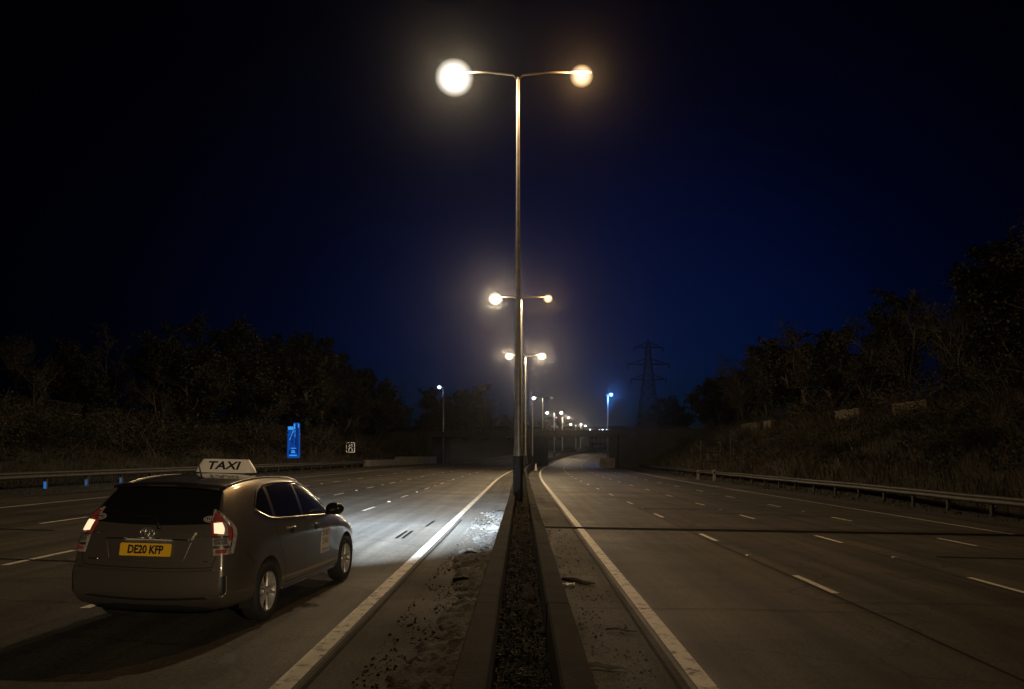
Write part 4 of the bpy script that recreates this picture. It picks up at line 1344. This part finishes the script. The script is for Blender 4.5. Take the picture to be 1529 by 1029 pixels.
    # ---- wheels
    for y in WY:
        for sx in (-1, 1):
            cx = .785 * sx
            wm = Matrix.Translation((cx, y, WR)) @ Matrix.Rotation(R(90) * sx, 4, 'Y')
            tp = MB()
            tp.lathe([(.205, -.09), (.24, -.103), (.285, -.104), (.308, -.092), (.317, -.06), (.318, 0), (.317, .06), (.308, .088), (.287, .098), (.245, .096), (.208, .082), (.203, .05)], wm, 56)
            tyre = tp.build('wheel', M['rubber'], root, smooth=True)
            rm = MB()
            rm.lathe([(.203, -.08), (.19, -.03), (.186, .03), (.196, .066), (.207, .084), (.214, .090), (.212, .078)], wm, 56)
            # five split spokes
            for k in range(5):
                a = 2 * math.pi * k / 5 + .3
                for o in (-.17, .17):
                    def pt(r, an, h): return wm @ Vector((r * math.cos(an), r * math.sin(an), h))
                    L = [pt(.05, a + o * .9, .062), pt(.11, a + o * 1.0, .066), pt(.165, a + o * 1.25, .066), pt(.204, a + o * 1.45, .072)]
                    rm.tube(L, [.020, .017, .0155, .018], 6)
            rm.lathe([(.001, .076), (.028, .075), (.034, .068), (.058, .064), (.066, .052), (.066, .03)], wm, 28)
            rim = rm.build('rim', M['alloy'], tyre, smooth=True, angle=45)
            dk = MB(); dk.lathe([(.001, .018), (.188, .018)], wm, 40)
            dk.build('brake_disc', black, tyre)
            nb = MB()
            for k in range(5):
                a = 2 * math.pi * k / 5 + .3 + .63
                nb.tube([wm @ Vector((.044 * math.cos(a), .044 * math.sin(a), .062)), wm @ Vector((.044 * math.cos(a), .044 * math.sin(a), .068))], .008, 6)
            nb.build('wheel_nut', black, tyre)
        if y < 2:
            for sx in (-1, 1):
                m = MB(); m.box((sx * .79, y - .375, .27), (.14, .012, .15), 0, 0, R(-8)); m.build('mud_flap', black, root)
    # ---- head lamps and their beams
    for sx in (-1, 1):
        m = MB(); m.ellipsoid((sx * .60, 4.42, .70), (.13, .14, .07), 14, 8); m.build('headlight', M['headlamp'], root, smooth=True)
        ld = bpy.data.lights.new('headlight_beam', 'SPOT'); ld.energy = HEAD; ld.color = (.66, .82, 1.0)
        ld.spot_size = R(150); ld.spot_blend = .35; ld.shadow_soft_size = 0
        ld.use_nodes = True      # dipped-beam pattern: brightest just under the cut-off
        N = ld.node_tree.nodes; L = ld.node_tree.links; em = N['Emission']
        def mm(op, a, b=None, clamp=False):
            q = N.new('ShaderNodeMath'); q.operation = op; q.use_clamp = clamp
            for k, v in enumerate((a, b)):
                if v is None: continue
                if isinstance(v, (int, float)): q.inputs[k].default_value = v
                else: L.new(v, q.inputs[k])
            return q.outputs[0]
        tcn = N.new('ShaderNodeTexCoord'); sep = N.new('ShaderNodeSeparateXYZ'); L.new(tcn.outputs['Normal'], sep.inputs[0])
        az = mm('MAXIMUM', mm('ABSOLUTE', sep.outputs['Z']), .05)
        t = mm('SUBTRACT', .10, mm('DIVIDE', sep.outputs['Y'], az))
        f = mm('MINIMUM', mm('POWER', mm('DIVIDE', .085, mm('MAXIMUM', t, .02)), 2.75), 1.0)
        cut_ = mm('MULTIPLY', mm('SUBTRACT', t, .012), 40.0, True)
        xz = mm('DIVIDE', sep.outputs['X'], az)
        fh = mm('EXPONENT', mm('MULTIPLY', mm('MULTIPLY', xz, xz), -4.5))
        L.new(mm('MULTIPLY', mm('MULTIPLY', f, cut_), fh), em.inputs['Strength'])
        lo = bpy.data.objects.new('headlight_beam', ld); COL.objects.link(lo); lo.parent = root
        lo.location = (sx * .60, 4.80, .64)
        lo.rotation_euler = Vector((.02, 1, -.10)).to_track_quat('-Z', 'Y').to_euler()
    return root

TX, TY, YAW = -3.715, 7.75, 4.7
HEAD = 120000
def mat_paint():
    m, N, L, b = new_mat('car_paint')
    b.inputs['Base Color'].default_value = (.20, .178, .146, 1)
    b.inputs['Metallic'].default_value = .75
    b.inputs['Roughness'].default_value = .36
    b.inputs['Coat Weight'].default_value = 1.0; b.inputs['Coat Roughness'].default_value = .09
    tc = N.new('ShaderNodeTexCoord'); t = N.new('ShaderNodeTexNoise'); t.inputs['Scale'].default_value = 4; t.inputs['Detail'].default_value = 9
    L.new(tc.outputs['Object'], t.inputs['Vector'])
    r = N.new('ShaderNodeMapRange'); r.inputs['From Min'].default_value = .35; r.inputs['From Max'].default_value = .7
    r.inputs['To Min'].default_value = .04; r.inputs['To Max'].default_value = .16
    L.new(t.outputs['Fac'], r.inputs['Value']); L.new(r.outputs['Result'], b.inputs['Coat Roughness'])
    return m
M['car_paint'] = mat_paint()
M['panel_paint'] = mat_simple('panel_paint', (.16, .14, .115), .4, metal=.7, coat=.8)
M['paint_dark'] = mat_simple('dark_gloss', (.014, .013, .012), .25, coat=.5)
M['car_glass'] = mat_simple('tinted_glass', (.010, .009, .009), .12, spec=.5)
M['chrome'] = mat_simple('chrome', (.45, .42, .38), .22, metal=1)
M['chrome_soft'] = mat_simple('chrome_soft', (.60, .56, .50), .3, metal=.9)
M['trim'] = mat_simple('window_trim', (.022, .02, .018), .4, metal=.4)
M['trim_bright'] = mat_simple('roof_trim', (.16, .14, .12), .3, metal=.6)
M['repeater'] = mat_simple('repeater', (.55, .40, .22), .25)
M['rubber'] = mat_simple('rubber', (.014, .013, .012), .8)
M['alloy'] = mat_simple('alloy', (.40, .37, .32), .38, metal=.35)
M['plate'] = mat_simple('yellow_plate', (.80, .46, .02), .45)
M['ink'] = mat_simple('ink', (.008, .008, .008), .6)
M['sticker'] = mat_simple('sticker', (.42, .38, .30), .6)
M['door_card'] = mat_simple('door_card', (.62, .56, .46), .6, var=.1)
M['taxi_sign'] = mat_emit('sign_plastic', (1, .80, .50), .05, base=(.55, .49, .40), rough=.45)
M['lamp_clear'] = mat_simple('lamp_clear', (.40, .36, .31), .2, metal=.3, var=.35, scale=30)
M['lens_red'] = mat_emit('lens_red', (1, .10, .06), .03, base=(.17, .03, .025), rough=.15)
M['lens_dark'] = mat_simple('lens_dark', (.05, .035, .03), .3)
M['reflector'] = mat_simple('reflector', (.55, .52, .47), .15, metal=.8, var=.4, scale=45)
M['tail_glow'] = mat_emit('tail_glow', (1, .74, .46), 1.05, base=(.9, .6, .4))
M['plate_glow'] = mat_emit('plate_glow', (1, .80, .5), 1.6)
M['headlamp'] = mat_emit('headlamp', (.8, .9, 1), .35)
build_taxi()

SKY_EL, SKY_ROT, SKY_OZ, SKY_ST = -3.0, 10, 6.0, .10
SKY_TINT = (.20, 1.2, 1.6)
HAZE, HAZE_G = .00022, .955
EXPO = 0.0

# ------------------------------------------------------------------ vegetation
class Twigs:
    """three-sided tapering branches, gathered as arrays"""
    def __init__(s): s.mb = MB()
    def seg(s, pts, rads, n=3): s.mb.tube(pts, rads, n, False)

def rnd_perp(d, rg):
    v = Vector((rg.gauss(0, 1), rg.gauss(0, 1), rg.gauss(0, 1)))
    v -= d * v.dot(d)
    return v.normalized()

def leaf_quads(pts, rg, size, out, droop=.3):
    for p in pts:
        s = size * rg.uniform(.55, 1.35)
        a = Vector((rg.gauss(0, 1), rg.gauss(0, 1), rg.gauss(0, .6) - droop)).normalized()
        b = rnd_perp(a, rg)
        out.add([p, p + a * s * .5 + b * s * .32, p + a * s, p + a * s * .5 - b * s * .32], [(0, 1, 2, 3)])

def tree_mesh(seed, H, spread, levels, leaves, lsize, upright=.55, ivy=0, fork=.28, flat=False):
    """returns trunk mesh builder, crown mesh builder"""
    rg = random.Random(seed)
    trunk, tw, lf = MB(), MB(), MB()
    ends = []
    def branch(p, d, L, r, lev):
        n = 5 if lev == 0 else (4 if lev == 1 else 3)
        pts = [p.copy()]; rads = [r]; q = p.copy(); dd = d.copy()
        for i in range(n):
            bend = .13 if lev == 0 else .24
            dd = (dd + rnd_perp(dd, rg) * rg.uniform(0, bend) + Vector((0, 0, .06 if lev else .04))).normalized()
            if flat and lev: dd = (dd + Vector((0, 0, -dd.z * .25))).normalized()
            q = q + dd * L / n; pts.append(q.copy()); rads.append(max(r * (1 - .75 * (i + 1) / n), .004))
        if lev == 0: trunk.tube(pts, rads, 9, False)
        elif lev == 1: trunk.tube(pts, rads, 5, False)
        else: tw.tube(pts, rads, 3, False)
        if lev >= levels:
            ends.extend(pts[1:]); return
        nb = (9, 6, 5, 4, 3)[min(lev, 4)]
        for k in range(nb):
            t = rg.uniform(fork if lev == 0 else .2, 1.0)
            f = t * n; i = min(int(f), n - 1)
            bp = pts[i].lerp(pts[i + 1], f - i)
            ax = (pts[i + 1] - pts[i]).normalized()
            side = rnd_perp(ax, rg)
            ang = rg.uniform(.45, 1.05)
            nd = (ax * math.cos(ang) + side * math.sin(ang) * spread + Vector((0, 0, upright * .25))).normalized()
            ll = L * rg.uniform(.38, .62) * (1.15 - .45 * t if lev == 0 else 1)
            branch(bp, nd, ll, max(rads[i] * rg.uniform(.42, .6), .006), lev + 1)
    branch(Vector((0, 0, -.4)), Vector((rg.gauss(0, .06), rg.gauss(0, .06), 1)).normalized(), H * .72, H * .018 + .05, 0)
    if leaves:
        pts = [rg.choice(ends) + Vector((rg.gauss(0, .16), rg.gauss(0, .16), rg.gauss(0, .14))) * H / 9 for _ in range(leaves)]
        leaf_quads(pts, rg, lsize, lf)
    if ivy:
        pts = []
        for _ in range(ivy):
            z = H * .55 * rg.random() ** 1.2; a = rg.uniform(0, 6.28); rr = rg.uniform(.12, .42) * (1.2 - z / H)
            pts.append(Vector((rr * math.cos(a), rr * math.sin(a), z)))
        leaf_quads(pts, rg, lsize * .8, lf)
    return trunk, tw, lf

def shrub_mesh(seed, H, W, stems, leaves, lsize):
    rg = random.Random(seed); st, lf = MB(), MB(); pts = []
    for _ in range(stems):
        a = rg.uniform(0, 6.28); lean = rg.uniform(.1, 1.0)
        d = Vector((math.cos(a) * lean, math.sin(a) * lean, 1)).normalized()
        p = Vector((rg.gauss(0, W * .15), rg.gauss(0, W * .15), -.2)); L = H * rg.uniform(.55, 1.2); ps = [p.copy()]; n = 5
        for i in range(n):
            d = (d + rnd_perp(d, rg) * .22 + Vector((math.cos(a), math.sin(a), -.25)) * .13 * i * .6).normalized()
            p = p + d * L / n; ps.append(p.copy())
        r = rg.uniform(.012, .028)
        st.tube(ps, [r * (1 - .15 * i) for i in range(n + 1)], 3, False)
        for k in range(3):
            i = rg.randint(2, n - 1); dd = (ps[i + 1] - ps[i]).normalized(); sd = (dd + rnd_perp(dd, rg) * .9).normalized()
            st.tube([ps[i], ps[i] + sd * L * .14, ps[i] + sd * L * .27 + Vector((0, 0, -.05))], [r * .6, r * .45, r * .25], 3, False)
            pts.append(ps[i] + sd * L * .25)
        pts += ps[2:]
    q = [rg.choice(pts) + Vector((rg.gauss(0, .22), rg.gauss(0, .22), rg.gauss(0, .2))) * W / 3 for _ in range(leaves)]
    leaf_quads(q, rg, lsize, lf)
    return st, lf

def two_mat_mesh(a, b, name, ma, mb_):
    me = bpy.data.meshes.new(name)
    o = len(a.v)
    me.from_pydata(a.v + b.v, [], a.f + [tuple(i + o for i in f) for f in b.f])
    me.materials.append(ma); me.materials.append(mb_)
    me.polygons.foreach_set('material_index', [0] * len(a.f) + [1] * len(b.f))
    me.update()
    return me

PROTO = {}
def proto_tree(key, *args, leafmat='leaf', **kw):
    t, w, l = tree_mesh(*args, **kw)
    tm_ = t.mesh('trunk'); tm_.materials.append(M['bark']); tm_.polygons.foreach_set('use_smooth', [True] * len(tm_.polygons))
    cm_ = two_mat_mesh(w, l, 'crown', M['twig'], M[leafmat])
    PROTO[key] = (tm_, cm_)
proto_tree('bare1', 11, 11.0, 1.0, 4, 2500, .16, ivy=3000)
proto_tree('bare2', 12, 12.0, 1.15, 4, 5000, .18, ivy=2500, leafmat='leaf_dry')
proto_tree('ivy1', 13, 10.0, 1.05, 3, 17000, .26, fork=.06, ivy=3000)
proto_tree('ivy2', 14, 9.0, 1.25, 3, 16000, .27, fork=.04, ivy=3000)
proto_tree('cedar', 15, 13.0, 1.25, 3, 16000, .24, upright=-.1, flat=True, fork=.25)
for k, a in (('shrub1', (21, 3.0, 3.0, 55, 2600, .13)), ('shrub2', (22, 2.4, 3.4, 60, 1800, .12)), ('shrub3', (23, 3.8, 3.4, 60, 3600, .15))):
    s_, l_ = shrub_mesh(*a)
    sm_ = s_.mesh('stems'); sm_.materials.append(M['twig'])
    lm_ = l_.mesh('foliage'); lm_.materials.append(M['leaf'] if k != 'shrub2' else M['leaf_dry'])
    PROTO[k] = (sm_, lm_)

KIND = {'bare1': 'bare twiggy tree', 'bare2': 'bare spreading tree', 'ivy1': 'dense ivy-covered tree', 'ivy2': 'broad leafy tree', 'cedar': 'flat-topped dark conifer',
        'shrub1': 'leafy bush', 'shrub2': 'dry bramble bush', 'shrub3': 'tall leafy bush'}
ORD = ['first', 'second', 'third', 'fourth', 'fifth', 'sixth', 'seventh', 'eighth', 'ninth', 'tenth', 'eleventh', 'twelfth', 'thirteenth', 'fourteenth',
       'fifteenth', 'sixteenth', 'seventeenth', 'eighteenth', 'nineteenth', 'twentieth', 'twenty-first', 'twenty-second']
def plant(key, loc, s, rz, label, group, cat):
    shr = key.startswith('shrub')
    root = empty('shrub' if shr else 'tree', loc, (random.gauss(0, .04), random.gauss(0, .04), rz))
    root.scale = (s[0], s[0], s[1])
    tag(root, label, cat, group)
    names = ('stems', 'foliage') if shr else ('trunk', 'crown')
    for nm, me in zip(names, PROTO[key]):
        link_mesh(nm, me, None, root)
rt = random.Random(5)
def row(name, items, group, shr=False):
    """items: (u, Y, height, key); labels count along the row from the camera"""
    cnt = 0
    for u, Y, h, key in items:
        base = {'bare1': 11, 'bare2': 12, 'ivy1': 10, 'ivy2': 9, 'cedar': 13, 'shrub1': 3.0, 'shrub2': 2.4, 'shrub3': 3.8}[key]
        p = ter(u, Y, -.1)
        k = h / base / (1.0 if key in ('shrub1', 'shrub2', 'shrub3') else .80)
        w = k * rt.uniform(1.05, 1.35)
        plant(key, p, (w, k), rt.uniform(0, 6.28), '%s, %s in the %s' % (KIND[key], ORD[cnt], name), group, 'bush' if shr else 'tree')
        cnt += 1
# left bank: silhouette follows the photograph (top height above road datum -> tree height)
def hts(pairs): return smooth_interp([a for a, b in pairs], [b for a, b in pairs])
LT = hts([(20, 6), (40, 6.5), (54, 8.0), (64, 11.0), (79, 14.2), (92, 14.5), (110, 15.5), (127, 17), (150, 16.5), (168, 15.0), (185, 12)])
its = []; ks = ['bare1', 'ivy1', 'bare2', 'ivy2']
for i, Y in enumerate([22, 28, 34, 40, 46, 52, 58, 65, 72, 79, 87, 95, 104, 113, 123, 134]):
    u = -26.5 - rt.uniform(0, 2.5) ; tp = LT(Y) * .8
    its.append((u, Y, max(tp - bank(u, Y), 3.5), ks[i % 4]))
row('near row on the left bank counting from camera', its, 'trees on the left bank')
its = []
for i, Y in enumerate([27, 36, 45, 53, 61, 69, 76, 83, 91, 99, 108, 117, 127, 138, 150, 162, 174]):
    u = -33 - rt.uniform(0, 3); tp = LT(Y) * rt.uniform(.92, 1.05)
    key = 'cedar' if i in (6, 7) else ks[(i + 1) % 4]
    its.append((u, Y, max(tp - bank(u, Y), 4), key))
row('rear row on the left bank counting from camera', its, 'trees on the left bank')
RT = hts([(20, 14.5), (35, 14.6), (56, 13.6), (80, 14.2), (95, 14.6), (112, 15.2), (135, 14), (150, 13.0), (170, 11)])
its = []
for i, Y in enumerate([24, 30, 36, 42, 49, 56, 63, 70, 77, 85, 93, 101, 110, 120, 131, 143]):
    u = 29.5 + rt.uniform(0, 2); tp = RT(Y) * rt.uniform(.86, 1.0)
    its.append((u, Y, tp - bank(u, Y), ks[(i * 3 + 1) % 4] if i % 3 else 'bare2'))
row('near row above the right bank from camera', its, 'trees above the right bank')
its = []
for i, Y in enumerate([28, 36, 44, 52, 61, 70, 79, 88, 98, 109, 121, 134, 150]):
    u = 35.5 + rt.uniform(0, 3); tp = RT(Y) * rt.uniform(.98, 1.1)
    its.append((u, Y, tp - bank(u, Y), ks[(i + 3) % 4]))
row('rear row above the right bank from camera', its, 'trees above the right bank')
# trees past the bridge
its = []
for i, (u, Y, h) in enumerate([(-27, 186, 9), (-31, 200, 10), (-36, 214, 9.5), (-30, 232, 9), (-33, 248, 13.5), (-30, 262, 14), (-34, 278, 9), (-30, 300, 8), (-29, 330, 9), (-27, 360, 9), (-26, 392, 9)]):
    its.append((u, Y, h, ('ivy1', 'ivy2', 'bare1')[i % 3]))
row('row beyond the bridge left of the road', its, 'trees beyond the bridge')
its = []
for i, (u, Y, h) in enumerate([(27, 172, 7), (24, 190, 7), (29, 205, 9), (24, 222, 7), (28, 245, 8), (25, 270, 8), (30, 300, 9), (27, 335, 8), (26, 370, 7), (30, 400, 8)]):
    its.append((u, Y, h, ('ivy2', 'bare1', 'ivy1')[i % 3]))
row('row beyond the bridge right of the road', its, 'trees beyond the bridge')
# bushes on the banks
its = []; sk = ['shrub1', 'shrub2', 'shrub3']
for i, Y in enumerate([19, 23, 27, 31, 35, 39, 44, 49, 54, 60, 66, 72, 79, 86, 93, 101, 109, 118, 127, 137]):
    its.append((-23.2 - rt.uniform(0, 2.2), Y + rt.uniform(-1.5, 1.5), rt.uniform(2.0, 3.6), sk[i % 3]))
row('bush line behind the left rail', its, 'bushes on the left bank', True)
its = []
for i, Y in enumerate([25, 28, 31, 34, 37, 41, 45, 49, 54, 59, 64, 70, 76, 83, 90, 98, 106, 115, 125, 135]):
    its.append((20.5 + rt.uniform(0, 4.2), Y + rt.uniform(-1.5, 1.5), rt.uniform(1.2, 2.3), sk[(i + 1) % 3]))
row('line of bushes on the right slope', its, 'bushes on the right bank', True)
its = []
for i, Y in enumerate([25, 29, 33, 37, 41, 46, 51, 56, 61, 67, 73, 79, 86, 93, 100, 108, 117, 126]):
    its.append((28.6 + rt.uniform(0, 1.6), Y + rt.uniform(-1, 1), rt.uniform(2.2, 3.6), sk[(i * 2 + 2) % 3]))
row('line of bushes along the brick wall', its, 'bushes by the brick wall', True)

# undergrowth: arching grass and brambles over both banks
def undergrowth(n, ufun, yr_, hr, seed, mat, label, droop=1.0, lw=.012):
    rg = np.random.default_rng(seed)
    Y = yr_[0] + (yr_[1] - yr_[0]) * rg.random(n) ** 1.35
    U = np.array([ufun(rg.random(), y) for y in Y])
    keep = np.array([noise.noise((u * .35, y * .3, seed)) + noise.noise((u * 1.1, y * .9, seed + 3)) * .6 > -.55 for u, y in zip(U, Y)])
    Y, U = Y[keep], U[keep]; n = len(Y)
    base = np.array([ter(u, y, -.03) for u, y in zip(U, Y)])
    H = hr[0] + (hr[1] - hr[0]) * rg.random(n) ** 2
    A = rg.normal(0, .9, n) + np.where(U > 0, math.pi, 0)   # lean down the slope
    D = np.stack([np.cos(A), np.sin(A), np.zeros(n)], 1)
    W = np.stack([-np.sin(A), np.cos(A), np.zeros(n)], 1)
    lean = (.35 + .6 * rg.random(n)) * droop
    V = np.zeros((n, 8, 3))
    for k, t in enumerate((0, .38, .72, 1.0)):
        c = base + D * (H * lean * t * t)[:, None]
        c[:, 2] += H * (t - .42 * lean * t ** 3)
        w = (lw * (1 - .75 * t)) * (1 + base[:, 1] / 45)
        V[:, 2 * k] = c - W * w[:, None]; V[:, 2 * k + 1] = c + W * w[:, None]
    F = np.array([[0, 1, 3, 2], [2, 3, 5, 4], [4, 5, 7, 6]])
    faces = (np.arange(n)[:, None, None] * 8 + F[None]).reshape(-1, 4)
    me = bpy.data.meshes.new('undergrowth')
    me.vertices.add(n * 8); me.vertices.foreach_set('co', V.reshape(-1))
    me.loops.add(len(faces) * 4); me.loops.foreach_set('vertex_index', faces.reshape(-1).astype(np.int32))
    me.polygons.add(len(faces)); me.polygons.foreach_set('loop_start', np.arange(0, len(faces) * 4, 4, dtype=np.int32))
    me.update(calc_edges=True); me.validate()
    return tag(link_mesh('undergrowth', me, mat), label, 'undergrowth', kind='stuff')
undergrowth(38000, lambda r, y: 17.6 + 9.5 * r ** 1.1, (12, 150), (.25, 1.3), 3, M['grass'], 'long dry grass and brambles covering the right bank')
undergrowth(22000, lambda r, y: -21.2 - 10 * r ** 1.3, (12, 150), (.2, 1.2), 4, M['grass'], 'long dry grass and brambles covering the left bank')
undergrowth(5000, lambda r, y: 15.6 + 2.2 * r, (10, 120), (.05, .28), 5, M['grass'], 'short tufts of grass under the right guard rail')
undergrowth(5000, lambda r, y: -18.1 - 3.2 * r, (14, 110), (.05, .28), 6, M['grass'], 'short tufts of grass under the left guard rail')
undergrowth(9000, lambda r, y: 24.8 + 3.0 * r, (26, 118), (.4, 1.8), 8, M['twig'], 'tangled bare bramble stems hanging over the brick wall', 1.3, .014)
def ivy_mat():
    rg = random.Random(12); mb = MB(); pts = []
    while len(pts) < 45000:
        y = 18 + 125 * rg.random() ** 1.3; right = rg.random() < .6
        u = 19.5 + 8.2 * rg.random() if right else -23 - 8.5 * rg.random()
        if noise.noise((u * .4, y * .3, 20)) + .5 * noise.noise((u * 1.3, y, 4)) < -.02: continue
        pts.append(ter(u, y, rg.uniform(.02, .55)))
    leaf_quads(pts, rg, .17, mb)
    tag(mb.build('ground_ivy', M['leaf']), 'low ivy and bramble leaves in patches over both banks', 'ivy', kind='stuff')
ivy_mat()

# ------------------------------------------------------------------ sky, air, camera
w = bpy.data.worlds.new('World'); S.world = w; w.use_nodes = True
N = w.node_tree.nodes; L = w.node_tree.links
sky = N.new('ShaderNodeTexSky'); sky.sky_type = 'NISHITA'; sky.sun_disc = False
sky.sun_elevation = R(SKY_EL); sky.sun_rotation = R(SKY_ROT); sky.altitude = 50; sky.ozone_density = SKY_OZ; sky.dust_density = .6; sky.air_density = 1.0
bg = N['Background']; bg.inputs['Strength'].default_value = SKY_ST
tc = N.new('ShaderNodeTexCoord')
vd = N.new('ShaderNodeVectorMath'); vd.operation = 'DOT_PRODUCT'
gaz, gel = R(5), R(2); vd.inputs[1].default_value = (math.sin(gaz) * math.cos(gel), math.cos(gaz) * math.cos(gel), math.sin(gel))
L.new(tc.outputs['Generated'], vd.inputs[0])
ramp = N.new('ShaderNodeValToRGB'); L.new(vd.outputs['Value'], ramp.inputs['Fac'])
el = ramp.color_ramp.elements
el[0].position = .0; el[0].color = (.03, .03, .03, 1); el[1].position = 1.0; el[1].color = (1, 1, 1, 1)
for ps, v in ((.72, .04), (.84, .10), (.92, .30), (.97, .75)):
    e_ = el.new(ps); e_.color = (v, v, v, 1)
tn = N.new('ShaderNodeMix'); tn.data_type = 'RGBA'; tn.blend_type = 'MULTIPLY'; tn.inputs['Factor'].default_value = 1
tn.inputs['B'].default_value = (*SKY_TINT, 1)
L.new(sky.outputs['Color'], tn.inputs['A'])
t2 = N.new('ShaderNodeMix'); t2.data_type = 'RGBA'; t2.blend_type = 'MULTIPLY'; t2.inputs['Factor'].default_value = 1
L.new(tn.outputs['Result'], t2.inputs['A']); L.new(ramp.outputs['Color'], t2.inputs['B'])
L.new(t2.outputs['Result'], bg.inputs['Color'])

hz = MB(); hz.box((60, 360, 41.0), (1270, 960, 100))
hm = bpy.data.materials.new('haze'); hm.use_nodes = True
hn = hm.node_tree.nodes; hl = hm.node_tree.links
for n_ in list(hn):
    if n_.type != 'OUTPUT_MATERIAL': hn.remove(n_)
pv = hn.new('ShaderNodeVolumePrincipled'); pv.inputs['Color'].default_value = (.92, .94, 1, 1)
pv.inputs['Density'].default_value = HAZE; pv.inputs['Anisotropy'].default_value = HAZE_G
hm.cycles.volume_sampling = 'EQUIANGULAR'
hl.new(pv.outputs['Volume'], [n_ for n_ in hn if n_.type == 'OUTPUT_MATERIAL'][0].inputs['Volume'])
tag(hz.build('haze', hm), 'thin night haze glowing round the lamps', 'haze', kind='stuff')

cam = bpy.data.cameras.new('camera'); co = bpy.data.objects.new('camera', cam); COL.objects.link(co)
co.location = (0, 0, 1.85); co.rotation_euler = (R(90), 0, 0)
cam.sensor_width = 36; cam.lens = 1178 / 1529 * 36
cam.shift_x = -14.5 / 1529; cam.shift_y = 165.5 / 1529
cam.clip_start = .05; cam.clip_end = 5000
S.camera = co
S.view_settings.view_transform = 'Standard'; S.view_settings.look = 'None'
S.view_settings.exposure = EXPO; S.view_settings.gamma = 1
S.render.engine = 'CYCLES'
cy = S.cycles
cy.use_denoising = True
cy.max_bounces = 5; cy.diffuse_bounces = 2; cy.glossy_bounces = 3; cy.volume_bounces = 0; cy.transparent_max_bounces = 100
cy.sample_clamp_indirect = 4.0
cy.caustics_reflective = False; cy.caustics_refractive = False
